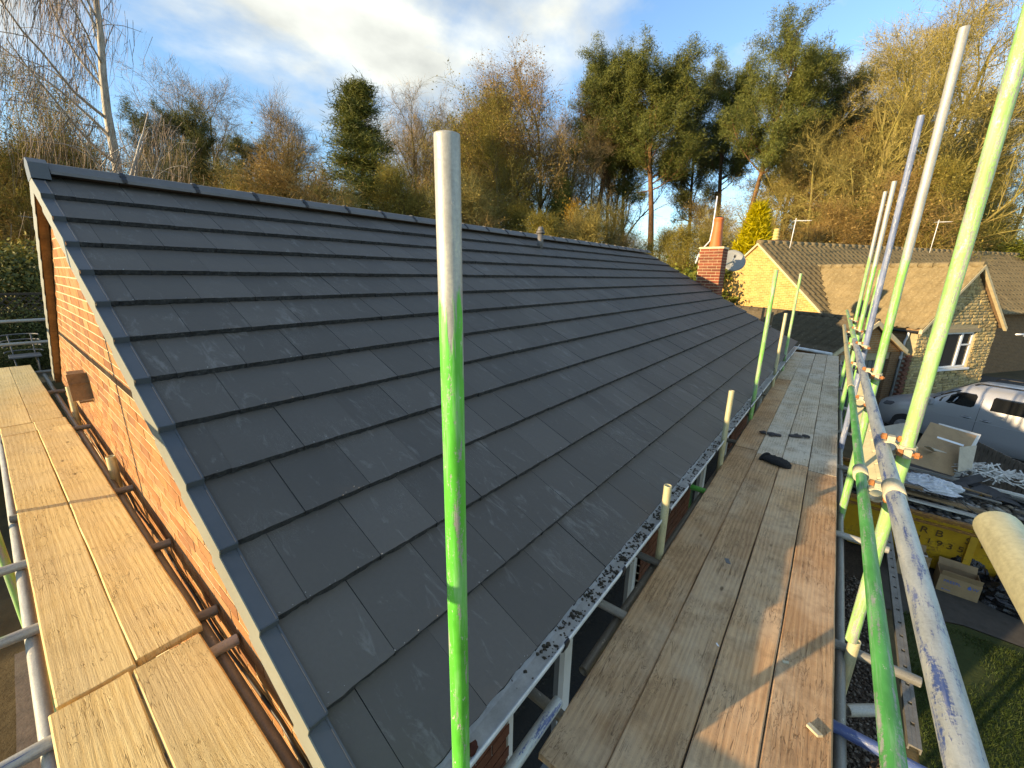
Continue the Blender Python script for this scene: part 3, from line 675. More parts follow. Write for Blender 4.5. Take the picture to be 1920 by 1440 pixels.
# --- outer standards of the eaves walkway
def std(x, y, z1, mat, label, r=.0262, z0=GZ + .012): return tube((x, y, z0), (x, y, z1), mat, label, r)
s1 = std(2.333, -.312, 6.1, 't_green', 'tall pale green standard nearest the near lawn, clamped by a rusty orange bolt', .0248, 2.18)
tube((2.40, -.335, GZ + .012), (2.40, -.335, 2.14), 't_cream', 'bare standard under the tall pale green pole, rising from the gravel')
s2 = std(4.097, -.279, 5.42, 't_green2', 'tall standard, green with a long bare silvery top')
s3 = std(5.807, -.250, 5.40, 't_bluewhite', 'tall standard flecked blue and white'); s4 = std(7.62, -.222, 5.14, 't_green2', 'tall slim standard, green foot and bare top, far end of walkway')
s5 = std(9.35, -.19, 5.28, 't_green2', 'twin slim standard beside the other bare topped pole at walkway end'); s6 = std(8.4, -.33, 4.05, 't_green2', 'short standard with dark green foot and pale top, outside the handrail')
# --- handrails
def rail(pa, pb, mat, label, r=.0262): return tube(pa, pb, mat, label, r)
def rl(x, y, z): return Vector((x, y + (x - .9) * math.tan(WYW) * 1.15, z))
g1 = rail(rl(-.2, -.236, 2.965), rl(4.6, -.236, 2.975), 't_rail', 'green middle guard rail along the walkway', .0215)
g1b = rail(rl(4.62, -.236, 2.976), rl(10.9, -.236, 2.99), 't_cream', 'pale bare middle guard rail at the far walkway end')
b1 = rail(rl(-.4, -.262, 3.19), rl(6.4, -.262, 3.20), 't_blue', 'worn blue and silver top guard rail along the walkway')
b2 = rail(rl(6.42, -.262, 3.201), rl(12.2, -.262, 3.215), 't_green', 'pale green top guard rail at the far walkway end')
e1 = rail((.862, -.232, 3.552), (-.6, -.255, 3.55), 't_cream', 'bare lichen-pale tube end jutting in above the blue rail', .0255)
for s, x, y in ((s1, 2.333, -.312), (s2, 4.097, -.279), (s3, 5.807, -.25), (s4, 7.62, -.222), (s5, 9.35, -.19)):
    coupler(s, (x, y + .027, 3.195), (0, 0, 1), wd); coupler(s, (x, y + .027, 2.97), (0, 0, 1), wd)
# sleeve joints on the rails
for rr, x, z in ((b1, 1.83, 3.192), (g1, 2.55, 2.968)):
    q = rl(x, -.262 if rr is b1 else -.236, z); MB().tube(q - wd * .05, q + wd * .05, .031, n=18).build('sleeve', M['fitting'], rr)
# --- ledgers and transoms below the walkway
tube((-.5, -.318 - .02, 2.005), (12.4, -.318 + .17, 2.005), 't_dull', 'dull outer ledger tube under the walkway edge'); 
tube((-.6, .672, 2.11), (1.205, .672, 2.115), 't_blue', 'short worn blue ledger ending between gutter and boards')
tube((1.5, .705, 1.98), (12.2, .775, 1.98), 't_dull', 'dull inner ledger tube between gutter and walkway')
trs = [(1.215, 't_dull', .93, -.35), (1.93, 't_bluefull', .93, -.62), (2.47, 't_dull', .93, -.60), (3.70, 't_greenend', .93, -.55), (5.15, 't_dull', .93, -.6), (6.4, 't_dull', .93, -.6), (7.7, 't_galv', .93, -.6), (9.0, 't_dull', .93, -.55), (10.4, 't_dull', .93, -.55), (11.7, 't_dull', .93, -.5)]
trl = ['dull transom tube below the near board end', 'blue transom tube sticking out over the gravel', 'galvanised transom tube sticking out past the green rail', 'transom tube with a green end showing beside the gutter', 'dull transom just beyond the green-ended transom', 'dull transom second beyond the green-ended transom', 'bare silvery transom under the gloves length', 'dull transom before the last board length', 'dull transom under the last board length', 'dull transom at the garage end of the walkway']
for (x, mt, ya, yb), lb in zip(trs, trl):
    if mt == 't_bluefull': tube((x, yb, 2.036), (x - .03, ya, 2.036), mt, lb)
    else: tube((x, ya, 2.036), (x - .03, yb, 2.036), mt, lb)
o_ = tube((2.16, -.34, 1.93), (2.33, -.52, 1.91), 't_galv', 'short galvanised offcut tube clamped below the walkway, open end showing', .026)
coupler(bpy.data.objects['scaffold_tube'], (.585, .655, 2.09), (0, 0, 1), (1, 0, 0))
# --- inner standards in the gap beside the gutter
for x, y, zt, mt, lb in [(2.50, .688, 2.60, 't_cream', 'stub standard with a lime-pale top between gutter and boards, near the brick pier'), (4.25, .700, 2.86, 't_cream', 'stub standard with pale yellowish top beside the far gutter'),
                         (5.98, .716, 4.00, 't_green2', 'tall inner standard, pale green, at the roof edge'), (8.15, .735, 3.35, 't_cream', 'mid-height bare inner standard before the garage roof'), (9.75, .760, 4.00, 't_green', 'slim pale green inner standard beside the bare one')]:
    tube((x, y, GZ + .012), (x, y, zt), mt, lb, .0245)
for x, y in ((2.50, .688), (4.25, .70), (5.98, .716), (8.15, .735), (9.75, .76)):
    pass
# --- perforated cream plank and steel strip
def perforated(name, M4, L, w, mat, label, step, hole):
    t = thing(name, label, 'steel plank', M4.translation); mb = MB(); n = int(L / step); th = .012
    mb.box((0, -w / 2, -th), (L, -hole / 2, 0), M4).box((0, hole / 2, -th), (L, w / 2, 0), M4)
    for i in range(n + 1):
        a = 0 if i == 0 else i * step + hole * .6; b = min(L, (i + 1) * step - hole * .6)
        if b > a: mb.box((a, -hole / 2 + .0005, -th + .001), (b, hole / 2 - .0005, -.001), M4)
    mb.box((0, -w / 2, -.04), (L, -w / 2 + .008, -th - .0005), M4).box((0, w / 2 - .008, -.04), (L, w / 2, -th - .0005), M4)
    mb.build('deck', mat, t); return t
M['creampl'] = plain('cream_steel', (.66, .57, .33), .6, .2, 12, bump=.2)
M['steel'] = plain('grey_steel', (.17, .16, .14), .55, .35, 14, metal=.3, bump=.3)
perforated('steel_plank', frame((3.6, -.43, 2.46), (1, .012, .0)) @ Matrix.Rotation(R_(-38), 4, 'X'), 4.3, .20, M['creampl'], 'cream perforated steel plank lodged between the walkway guard rails', .32, .03)
perforated('steel_strip', frame((2.95, -.79, 1.2), (1, -.008, 0)), 3.9, .062, M['steel'], 'narrow grey perforated steel strip running along below the guard rails', .17, .022)
# --- gable scaffold: ledger, transoms, standards, rails
tube((-.172, 1.3, 2.245), (-.225, 9.9, 2.245), 't_galv', 'pale ledger tube running under the outer edge of the gable platform')
tube((.335, 1.0, 2.25), (.30, 9.9, 2.25), 't_dull', 'dull ledger tube under the wall side of the gable platform')
for y, mt, a, lb in [(1.52, 't_bluefull', -.78, 'transom tube with a blue end and white seam at the near gable corner'), (1.875, 't_bluefull', -.9, 'transom tube with a deep blue end, under the board joint'), (2.14, 't_dull', -.12, 'dull transom stub close to the blue ended transom'), (2.62, 't_greenend', -.75, 'transom tube with a bright green end under the outer board'), (2.95, 't_dull', -.10, 'stub transom against the gable brickwork, below the verge'),
                     (3.30, 't_galv', -.60, 'galvanised transom by the dark green standard'), (3.97, 't_dull', -.2, 'brown-stained transom stub beside the short pale post'), (5.95, 't_dull', -.2, 'dull transom stub at the far board joint'), (8.0, 't_dull', -.3, 'dull transom under the far boards'), (9.7, 't_dull', -.3, 'dull transom at the rear end of the far boards')]:
    tube((a, y + .06, 2.292), (.402 if mt == 't_dull' or 1.8 < y < 2 else .12, y, 2.292), mt, lb)
tube((-.275, 4.02, GZ + .012), (-.275, 4.02, 4.6), 't_green', 'dark green standard outside the gable platform')
tube((.352, 4.32, 1.9), (.352, 4.32, 2.46), 't_cream', 'short pale post with green foot beside the gable boards', .030)
tube((.352, 6.55, 1.9), (.352, 6.55, 2.62), 't_cream', 'short pale post below the broken timber box', .026)
tube((-.36, 1.0, 3.353), (-.40, 10.2, 3.353), 't_galv', 'galvanised guard rail outside the gable platform')
tube((-1.0, 10.25, 3.05), (1.6, 10.25, 3.06), 't_galv', 'galvanised cross rail behind the rear end of gable platform')
tube((-1.0, 10.30, 2.69), (1.6, 10.30, 2.69), 't_greenend', 'green cross rail behind the rear end of gable platform')
# --- cables slung along the gable under the boards
for q, (dx, dz, rr, lb) in enumerate([(.0, 0, .008, 'black cable slung along the sunlit gable, upper one'), (-.012, -.06, .006, 'thin grey cable slung along the gable, under the black cable')]):
    pts = [Vector((.398 + dx + .004 * math.sin(i * 1.7), 1.2 + i * .28, 2.12 + dz + .030 * math.sin(i * 1.15 + q) + .012 * math.sin(i * 3.1))) for i in range(22)]
    tag(MB().path(pts, rr, 6).build('cable', M['black'] if q == 0 else M['fitting']), lb, 'cable')
# --- things left on the walkway
M['fleece'] = plain('black_fleece', (.006, .006, .006), .95, .4, 60, bump=1.0)
def blob(name, pts_r, mat, label, cat, seed, parent=None, sub=2, squash=None):
    """soft lump grown along a chain of (point, radius)"""
    import bmesh
    bm = bmesh.new(); r = random.Random(seed)
    me = bpy.data.meshes.new(name); me.from_pydata([p for p, _ in pts_r], [(i, i + 1) for i in range(len(pts_r) - 1)], [])
    o = link(name, me, mat, parent); sk = o.modifiers.new('skin', 'SKIN')
    for i, (_, rad) in enumerate(pts_r):
        rr = rad if isinstance(rad, tuple) else (rad, rad); me.skin_vertices[0].data[i].radius = rr
    o.modifiers.new('sub', 'SUBSURF').levels = sub; o.modifiers['sub'].render_levels = sub; bm.free()
    if label: tag(o, label, cat)
    return o
hat = thing('knitted_hat', 'black fleece hat lying on the boards near the gloves', 'hat', (4.63, .27, ZW))
mb = MB(); N = 22; P = []; F = []; rr_ = random.Random(4)
ax = (Vector((4.585, .155, 0)) - Vector((4.695, .405, 0))); Lh = ax.length + .03; ax.normalize(); sd_ = Vector((-ax.y, ax.x, 0)); o0 = Vector((4.70, .415, ZW - .004))
for i in range(15):
    t = i / 14; w = .085 * (1 - abs(2 * t - 1) ** 3.2) ** .55 + .004; h = .062 * (1 - abs(2 * t - 1) ** 3) ** .6 + .002
    for j in range(N):
        a = 2 * math.pi * j / N; k = 1 + rr_.uniform(-.06, .06); P.append(o0 + ax * (Lh * t) + sd_ * (w * math.cos(a) * k) + Vector((0, 0, max(0.0, h * (.5 + .5 * math.sin(a)) * k))))
for i in range(14):
    for j in range(N): F.append((i * N + j, i * N + (j + 1) % N, (i + 1) * N + (j + 1) % N, (i + 1) * N + j))
F += [tuple(reversed(range(N))), tuple(14 * N + j for j in range(N))]
mb.raw(P, F, True); mb.build('crown', M['fleece'], hat)
cuff = MB(); cuff.path([o0 + ax * (Lh * .16) + sd_ * (.083 * math.cos(a)) + Vector((0, 0, .012 + .05 * max(0, math.sin(a)))) for a in [i * math.pi / 10 for i in range(11)]], .012, 8); cuff.build('cuff', M['fleece'], hat)
M['glove'] = plain('dark_rubber_glove', (.035, .030, .030), .7, .5, 25, bump=.6)
def glove(c, ang, label, seed):
    g = thing('work_glove', label, 'glove', c); c = Vector(c); a = Vector((math.cos(ang), math.sin(ang), 0)); b = Vector((-a.y, a.x, 0)); up = Vector((0, 0, 1)); r = random.Random(seed)
    blob('palm', [(c + up * .018, (.030, .016)), (c + a * .045 + up * .020, (.043, .019)), (c + a * .10 + up * .018, (.042, .016)), (c - a * .06 + up * .015, (.034, .013))], M['glove'], None, None, seed, g)
    for i in range(4):
        s = c + a * .10 + b * (.032 - .021 * i) + up * .017; l = [.062, .075, .07, .052][i]; cu = r.uniform(.005, .016)
        blob('finger', [(s, (.0105, .010)), (s + a * l * .5 + b * r.uniform(-.006, .006) + up * cu, (.010, .0095)), (s + a * l + b * r.uniform(-.012, .012) - up * .003, (.008, .008))], M['glove'], None, None, seed + i, g, 1)
    s = c + a * .02 + b * .036 + up * .015; blob('thumb', [(s, .012), (s + a * .03 + b * .026, .011), (s + a * .055 + b * .034, .009)], M['glove'], None, None, seed + 9, g, 1)
glove((5.50, .37, ZW), R_(98), 'crumpled dark glove, lying across the board gap with its fingers towards the gutter', 3)
glove((5.60, .20, ZW), R_(-60), 'crumpled dark glove with its fingers towards the outer edge', 21)
# offcuts of tile and scraps on the boards
def scrap(px, py, L, w, h, ang, mat, label, z=ZW):
    d = at(px, py, 1.0) - CAM; q = CAM + d * ((z - CAM.z) / d.z); mb = MB(); r = random.Random(px)
    P = [(-L / 2, -w / 2, 0), (L / 2, -w * .4, 0), (L * .46, w / 2, 0), (-L * .38, w * .45, 0)]; mb.prism([Vector(p) for p in P], (0, 0, h))
    tag(mb.build('offcut', mat, None, Matrix.Translation(q + Vector((0, 0, .0015))) @ Matrix.Rotation(ang, 4, 'Z')), label, 'scrap')
scrap(1364, 1053, .055, .028, .004, .4, M['ridge'], 'small grey tile offcut lying on the middle boards')
scrap(1526, 1372, .055, .022, .012, 1.0, M['fitting'], 'pale sliver of wood on the outermost board')
scrap(1473, 1243, .03, .014, .006, 2.0, M['fitting'], 'tiny pale splinter on the outermost board in the sun'); scrap(1345, 1210, .02, .008, .004, .7, M['upvc'], 'white crumb near the wide board gap')
# ================================================================ SKIP AND ITS LOAD
M['skip'] = None
t = NT('skip_yellow'); p = t.pos(); n1 = t.noise(p, 3.5, 7, .65); n2 = t.noise(p, 22, 5, .7)
c = t.ramp(n1, [(.3, (.42, .20, .010)), (.7, (.62, .34, .018))]); rm = t.ramp(t.math('ADD', t.math('MULTIPLY', n1, .45), t.math('MULTIPLY', n2, .55)), [(.53, 0.0), (.62, 1.0)])
c = t.mix(t.math('MULTIPLY', rm, .75), c, (.16, .055, .018)); t.bump(t.math('ADD', n2, rm), .4, .006); M['skip'] = t.done(c, .6)
t = NT('skip_rim_rust'); p = t.pos(); n2 = t.noise(t.map(p, (3, 3, 12)), 6, 6, .7); M['skiprim'] = t.bump(n2, .6, .01).done(t.ramp(n2, [(.35, (.13, .045, .015)), (.55, (.30, .12, .02)), (.72, (.55, .29, .02))]), .75)
SX0, SX1, SY0, SY1, SZ = 8.42, 10.15, -.20, -4.0, .40
skip = thing('skip', 'rusty yellow steel skip piled with roofing waste', 'skip', (9.3, -2.1, GZ))
def skip_wall(pa, pb, pc, pd, name, th=.02):
    a, b, c_, d = [Vector(q) for q in (pa, pb, pc, pd)]; nrm_ = (b - a).cross(d - a).normalized() * th
    mb = MB(); mb.raw([a, b, c_, d, a + nrm_, b + nrm_, c_ + nrm_, d + nrm_], [(3, 2, 1, 0), (4, 5, 6, 7), (0, 1, 5, 4), (1, 2, 6, 5), (2, 3, 7, 6), (3, 0, 4, 7)]); return mb.build(name, M['skip'], skip)
bz = GZ + .08; ins = .20; ein = .55
A = [(SX0, SY0, SZ), (SX0, SY1, SZ), (SX1, SY1, SZ), (SX1, SY0, SZ)]; B = [(SX0 + ins, SY0 - ein, bz), (SX0 + ins, SY1 + ein, bz), (SX1 - ins, SY1 + ein, bz), (SX1 - ins, SY0 - ein, bz)]
side = None
for i, nm in enumerate(('side_panel', 'end_panel', 'side_panel', 'end_panel')):
    j = (i + 1) % 4; w = skip_wall(B[i], B[j], A[j], A[i], nm); side = side or w
MB().box((SX0 + ins, SY1 + ein, bz - .03), (SX1 - ins, SY0 - ein, bz)).build('floor', M['skip'], skip)
for nm, lo, hi in (('rim', (SX0 - .05, SY1, SZ - .03), (SX0 + .03, SY0, SZ + .03)), ('rim', (SX1 - .03, SY1, SZ - .03), (SX1 + .05, SY0, SZ + .03)), ('rib', (SX0 - .030, SY1 + .05, SZ - .135), (SX0 + .04, SY0 - .05, SZ - .095))): MB().box(lo, hi, None, .012).build(nm, M['skiprim'], skip)
for y in (-.55, -2.1, -3.6):
    MB().box((SX0 + .0, y - .04, SZ - .62), (SX0 + .10, y + .04, SZ - .14), None).build('stiffener', M['skip'], skip)
def text_mesh(txt, size, mat, M4, parent, name='lettering', ext=.0015, sp=1.0):
    cu = bpy.data.curves.new('txt', 'FONT'); cu.body = txt; cu.size = size; cu.extrude = ext; cu.align_x = 'LEFT'; cu.space_character = sp
    tmp = bpy.data.objects.new('txt', cu); col.objects.link(tmp); dg = bpy.context.evaluated_depsgraph_get(); me = bpy.data.meshes.new_from_object(tmp.evaluated_get(dg)); bpy.data.objects.remove(tmp)
    me.name = name; me.materials.clear(); return link(name, me, mat, parent, M4)
M['stencil'] = plain('worn_stencil_paint', (.10, .045, .012), .8, .5, 30); M['print'] = plain('blue_print', (.03, .12, .36), .6, .1)
slope = Vector((-ins, 0, SZ - bz)).normalized()
def on_side(y, z): k = (SZ - z) / (SZ - bz); return Vector((SX0 + ins * k - .027, y - 0 * k, z))
def txtM(y, z): x = Vector((0, -1, 0)); yv = slope; zv = x.cross(yv); m4 = Matrix((x, yv, zv)).transposed().to_4x4(); m4.translation = on_side(y, z) + zv * .004; return m4
def stencil(txt, size, y, z, adv):
    for k, chh in enumerate(txt): text_mesh(chh, size, M['stencil'], txtM(y - k * adv, z + rnd.uniform(-.006, .006)), side, 'letter')
stencil('FRB', .17, -1.36, .09, .17); stencil('ST', .17, -2.02, .09, .13); stencil('11935', .15, -1.52, -.09, .115)
M['card'] = plain('cardboard', (.32, .20, .105), .85, .18, 5, bump=.15); M['cardpale'] = plain('pale_board', (.42, .36, .27), .8, .2, 6); M['poly'] = plain('cloudy_polythene', (.50, .53, .56), .22, .25, 9, bump=.8)
M['binbag'] = plain('black_polythene', (.010, .010, .011), .22, .3, 12, bump=1.2); M['lead'] = plain('torn_felt', (.035, .034, .035), .8, .4, 12, bump=.6); M['dirtyw'] = plain('dirty_white_plastic', (.52, .51, .46), .5, .3, 10)
M['debris'] = m_leaf('waste_bits', [(.1, (.06, .05, .04)), (.4, (.22, .17, .12)), (.6, (.10, .10, .10)), (.85, (.50, .45, .37))], .8, 0.0)
# heap: a bed of broken bits that nobody could count
n = 2600; x = rg.uniform(SX0 + .08, SX1 - .08, n); y = rg.uniform(SY1 + .2, SY0 - .2, n); zt = SZ - .14 + .20 * np.sin((x - SX0) / (SX1 - SX0) * math.pi) + rg.normal(0, .03, n)
V_, F_ = pebbles(n, 0, 1, 0, 1, 0, .03, .085); V_ = V_.reshape(n, 6, 3); V_ -= V_.mean(1, keepdims=True); V_[:, :, 2] *= .45; V_ += np.stack([x, y, zt - .05], 1)[:, None, :]
tag(np_mesh('rubble', V_.reshape(-1, 3), F_, M['debris'], kind='stuff'), 'broken mixed roofing rubble heaped inside the yellow skip', 'rubble')
mbh = MB(); NX, NY = 8, 14; P = []; 
for i in range(NX + 1):
    for j in range(NY + 1):
        u = i / NX; v = j / NY; P.append((SX0 + .05 + (SX1 - SX0 - .1) * u, SY0 - .1 + (SY1 - SY0 + .2) * v, SZ - .20 + .20 * math.sin(u * math.pi) + rnd.uniform(-.02, .02)))
mbh.raw(P, [(i * (NY + 1) + j, (i + 1) * (NY + 1) + j, (i + 1) * (NY + 1) + j + 1, i * (NY + 1) + j + 1) for i in range(NX) for j in range(NY)]); tag(mbh.build('waste_bed', M['lead'], skip))
def slab(name, p, L, w, h, yaw, pitch, roll, mat, label, cat, bend=0.0, warp=0.0, seed=0):
    """board, sheet or strip of waste, slightly bowed and with a ragged end; p = its middle"""
    r = random.Random(seed + int(L * 1000)); n = 8; P = []; F = []
    for i in range(n + 1):
        s = i / n; x = (s - .5) * L; zb = bend * math.sin(s * math.pi) ; tw = warp * (s - .5)
        for (yy, zz) in ((-w / 2, 0), (w / 2, 0), (w / 2, h), (-w / 2, h)):
            e = r.uniform(-.08, .08) * w if i in (0, n) else 0
            P.append((x + e, yy * (1 + r.uniform(-.03, .03)), zz + zb + yy * tw))
    for i in range(n):
        for j in range(4): F.append((i * 4 + j, i * 4 + (j + 1) % 4, (i + 1) * 4 + (j + 1) % 4, (i + 1) * 4 + j))
    F = [tuple(reversed(f)) for f in F] + [(0, 1, 2, 3), (n * 4 + 3, n * 4 + 2, n * 4 + 1, n * 4)]
    F = [tuple(reversed(f)) for f in F]
    mb = MB(); mb.raw(P, F); o = mb.build(name, mat, None, Matrix.Translation(Vector(p)) @ Matrix.Rotation(yaw, 4, 'Z') @ Matrix.Rotation(pitch, 4, 'Y') @ Matrix.Rotation(roll, 4, 'X'))
    return tag(o, label, cat)
def quad_sheet(name, pts, th, mat, label, cat):
    a = [Vector(q) for q in pts]; nn = (a[1] - a[0]).cross(a[-1] - a[0]).normalized() * th; mb = MB(); mb.prism(a, nn); return tag(mb.build(name, mat), label, cat)
YD = math.pi / 2
quad_sheet('cardboard_sheet', [at(1745, 791, 7.75), at(1832, 817, 7.60), at(1788, 893, 7.05), at(1700, 866, 7.10), at(1708, 852, 7.25)], .006, M['card'], 'large flattened brown cardboard sheet propped on the skip load', 'cardboard')
quad_sheet('paper_liner', [at(1760, 793, 7.80), at(1840, 815, 7.68), at(1830, 835, 7.50), at(1800, 893, 7.12), at(1786, 895, 7.12)], .002, M['dirtyw'], 'white torn liner sheet behind the brown cardboard', 'paper')
quad_sheet('cardboard_flap', [at(1800, 838, 7.2), at(1832, 835, 7.3), at(1822, 880, 7.05), at(1796, 885, 7.0)], .008, M['cardpale'], 'pale torn cardboard flap beside the large brown sheet', 'cardboard')
quad_sheet('plywood_offcut', [at(1652, 800, 7.9), at(1700, 792, 7.9), at(1708, 845, 7.3), at(1648, 855, 7.2)], .012, M['cardpale'], 'grey-cream board offcut lying left of the cardboard sheet', 'board')
quad_sheet('plywood_offcut', [at(1625, 835, 7.2), at(1668, 842, 7.2), at(1690, 885, 6.9), at(1630, 880, 6.9)], .012, M['cardpale'], 'cream board offcut under the guard rail at the skip end', 'board')
quad_sheet('paper_strip', [at(1758, 818, 7.42), at(1808, 834, 7.32), at(1806, 837, 7.31), at(1757, 821, 7.41)], .003, M['upvc'], 'white paper strip stuck across the cardboard sheet', 'paper')
slab('torn_paper', at(1752, 845, 7.15), .34, .16, .006, .3, .25, .3, M['cardpale'], 'torn curled paper lying on the lower cardboard', 'paper', .03, .4)
for i, (px, py, dp, L, w, h, yaw, pit, mt, lb, cat) in enumerate([
    (1735, 897, 6.95, 1.5, .03, .02, -1.75, .02, 'timber', 'thin timber batten along the cardboard foot', 'batten'), (1840, 912, 6.9, 2.2, .07, .03, -1.63, .03, 'dirtyw', 'long cream trim strip across the far side of the skip', 'trim strip'),
    (1865, 925, 6.85, 2.0, .10, .03, -1.63, .03, 'steel', 'blue-grey gutter length beside the cream trim strip', 'gutter'), (1740, 935, 6.65, 1.9, .09, .04, -1.60, .02, 'timber', 'weathered batten along the near skip rim', 'batten'),
    (1745, 948, 6.56, 1.6, .12, .025, -1.57, .015, 'dirtyw', 'white fascia board laid along the near skip rim', 'fascia board'), (1835, 952, 6.60, 1.7, .12, .022, -1.66, .02, 'upvc', 'clean white fascia board angled over the rim boards', 'fascia board'),
    (1880, 962, 6.55, 1.5, .05, .03, -1.60, .02, 'dirtyw', 'narrow grey-white trim beside the white fascia', 'trim strip'), (1660, 905, 6.7, .9, .09, .03, -1.4, .0, 'timber', 'short batten at the walkway end of the skip', 'batten'), (1770, 918, 6.75, 1.3, .04, .02, -1.5, .05, 'steel', 'dark metal angle among the plastic', 'metal strip')]):
    slab('waste_board', at(px, py, dp), L, w, h, yaw, pit, rnd.uniform(-.1, .1), M[mt], lb, cat, rnd.uniform(-.01, .02), .05, i)
for i, (px, py, dp, L, w, yaw, pit, rol) in enumerate([(1785, 915, 6.72, .42, .16, -1.1, -.22, .5), (1812, 903, 6.85, .5, .12, -.9, -.35, .6), (1822, 925, 6.7, .5, .14, -.8, -.28, .3), (1870, 933, 6.66, .45, .28, -1.2, .1, .15), (1898, 938, 6.66, .4, .2, -1.5, .15, -.2), (1905, 950, 6.6, .45, .16, -1.0, -.1, .25), (1760, 925, 6.70, .32, .12, -1.9, .1, -.3), (1845, 918, 6.75, .35, .2, -2.2, .12, .2)]):
    slab('slate_offcut', at(px, py, dp), L, w, .014, yaw, pit, rol, M['lead'], ['broken dark slate blade standing proud of the clear polythene', 'long pointed dark slate shard leaning up in the skip', 'dark slate shard crossing the pointed one', 'flat broken dark slate plate on the white fascia', 'small dark slate piece at the far skip side', 'dark slate piece beside the clean white fascia', 'dark slate scrap tucked into the polythene', 'dark slate scrap below the cream trim strip'][i], 'slate', .02, .2, i)
def crumple(name, c, rx, ry, rz, mat, label, cat, seed, n=22, amp=.28, parent=None):
    r = np.random.default_rng(seed); P = []; F = []; m2 = n // 2
    ph = r.uniform(0, 6.28, 12); fr = r.integers(2, 7, 12)
    for i in range(m2 + 1):
        a = math.pi / 2 * (i / m2)
        for j in range(n):
            b = 2 * math.pi * j / n; k = 1 + amp * sum(math.sin(fr[q] * b + ph[q] + a * (q + 1)) for q in range(6)) / 6 + r.normal(0, amp * .22)
            P.append((c[0] + rx * math.cos(a) * math.cos(b) * k, c[1] + ry * math.cos(a) * math.sin(b) * k, c[2] + rz * math.sin(a) * (1 + r.normal(0, amp * .25))))
    for i in range(m2):
        for j in range(n): F.append((i * n + j, i * n + (j + 1) % n, (i + 1) * n + (j + 1) % n, (i + 1) * n + j))
    F.append(tuple(reversed(range(n)))); mb = MB(); mb.raw(P, F, False); o = mb.build(name, mat, parent)
    return tag(o, label, cat) if label else o
q = at(1738, 905, 6.7); crumple('polythene_sheet', q - Vector((0, 0, .06)), .22, .42, .17, M['poly'], 'crumpled cloudy polythene sheeting heaped in the skip', 'plastic sheet', 5, 34)
n = 260; base = np.array(tuple(at(1852, 885, 7.05))); V_ = []; F_ = []
for i in range(n):
    a = rg.uniform(0, 3.14); l = rg.uniform(.05, .16); c = base + rg.normal(0, 1, 3) * np.array([.16, .26, .035]); d = np.array([math.cos(a), math.sin(a), rg.normal(0, .3)]) * l; s = np.array([-math.sin(a), math.cos(a), rg.normal(0, .4)]) * .010
    V_ += [c - d - s, c + d - s, c + d + s, c - d + s]; F_.append([4 * i, 4 * i + 1, 4 * i + 2, 4 * i + 3])
tag(np_mesh('paper_shreds', np.array(V_), np.array(F_), M['dirtyw'], kind='stuff'), 'heap of pale shredded strapping and paper strips on the skip', 'paper')
tag(MB().path([at(1690, 925, 6.5), at(1693, 912, 6.52), at(1720, 908, 6.6), at(1745, 922, 6.5), at(1770, 918, 6.5), at(1800, 940, 6.35), at(1836, 968, 6.2)], .006, 6).build('cable', M['black']), 'loose black cable looping over the white boards in the skip', 'cable')
# --- cartons and bag by the skip
def carton(c, L, w, h, yaw, label, printed, seed):
    t_ = thing('carton', label, 'box', c, yaw); Mx = Matrix.Translation(Vector(c)) @ Matrix.Rotation(yaw, 4, 'Z'); th = .006; r = random.Random(seed)
    for nm, lo, hi in (('front', (0, -L / 2, 0), (th, L / 2, h)), ('back', (w - th, -L / 2, 0), (w, L / 2, h)), ('side', (th, -L / 2, 0), (w - th, -L / 2 + th, h)), ('side', (th, L / 2 - th, 0), (w - th, L / 2, h)), ('base', (th, -L / 2 + th, 0), (w - th, L / 2 - th, th))):
        o = MB().box(lo, hi, Mx).build(nm, M['card'], t_)
        if nm == 'front' and printed:
            x = Vector((0, -1, 0)); z_ = Vector((-1, 0, 0)); m4 = Matrix((x, Vector((0, 0, 1)), z_)).transposed().to_4x4()
            def pm(y, z): mm = m4.copy(); mm.translation = Vector((-.002, y, z)); return Mx @ mm
            text_mesh('FREEFL', .060, M['print'], pm(L / 2 - .05, h * .62), o); text_mesh('W', .060, M['print'], pm(-L / 2 + .085, h * .62), o)
            mb = MB(); dp = [(0, .058), (.010, .036), (.020, .018), (.018, .002), (.008, -.008), (-.008, -.008), (-.018, .002), (-.020, .018), (-.010, .036)]
            mb.prism([Mx @ Vector((-.0035, -L / 2 + .112 - a, h * .62 + b)) for a, b in dp], Mx.to_3x3() @ Vector((.0025, 0, 0))); mb.build('droplet_logo', M['print'], o)
            text_mesh('\u2014\u2014\u2014\u2014\u2014', .020, M['print'], pm(L / 2 - .05, h * .36), o); MB().box((-.002, L / 2 - .08, h * .14), (-.0005, L / 2 - .055, h * .2), Mx).build('emblem', M['print'], o); MB().box((-.002, L / 2 - .15, h * .15), (-.0005, L / 2 - .09, h * .18), Mx).build('emblem_text', M['print'], o)
    for sgn in (-1, 1):
        MB().box((0, 0, -.003), (.10, L - .02, .003), Mx @ Matrix.Translation((w if sgn > 0 else 0, -L / 2 + .01, h)) @ Matrix.Rotation(R_(-62 if sgn > 0 else -112), 4, 'Y')).build('flap', M['card'], t_)
    return t_
carton((8.06, -2.02, GZ + .02), .43, .33, .27, -.02, 'open brown carton with blue water-brand print on the path by the skip', True, 1)
carton((8.16, -1.52, GZ + .02), .36, .30, .34, .05, 'open brown carton stuffed with silvery packing, left of the printed one', False, 2)
q = Vector((8.31, -1.54, GZ + .30)); crumple('foil_packing', q, .11, .16, .10, M['poly'], 'crumpled silvery packing bulging out of the carton', 'packing', 9, 26, .35)
crumple('rubbish_bag', (8.33, -2.62, GZ + .018), .33, .42, .36, M['binbag'], 'black rubbish bag slumped on the path beside the cartons', 'bag', 12, 34, .22)
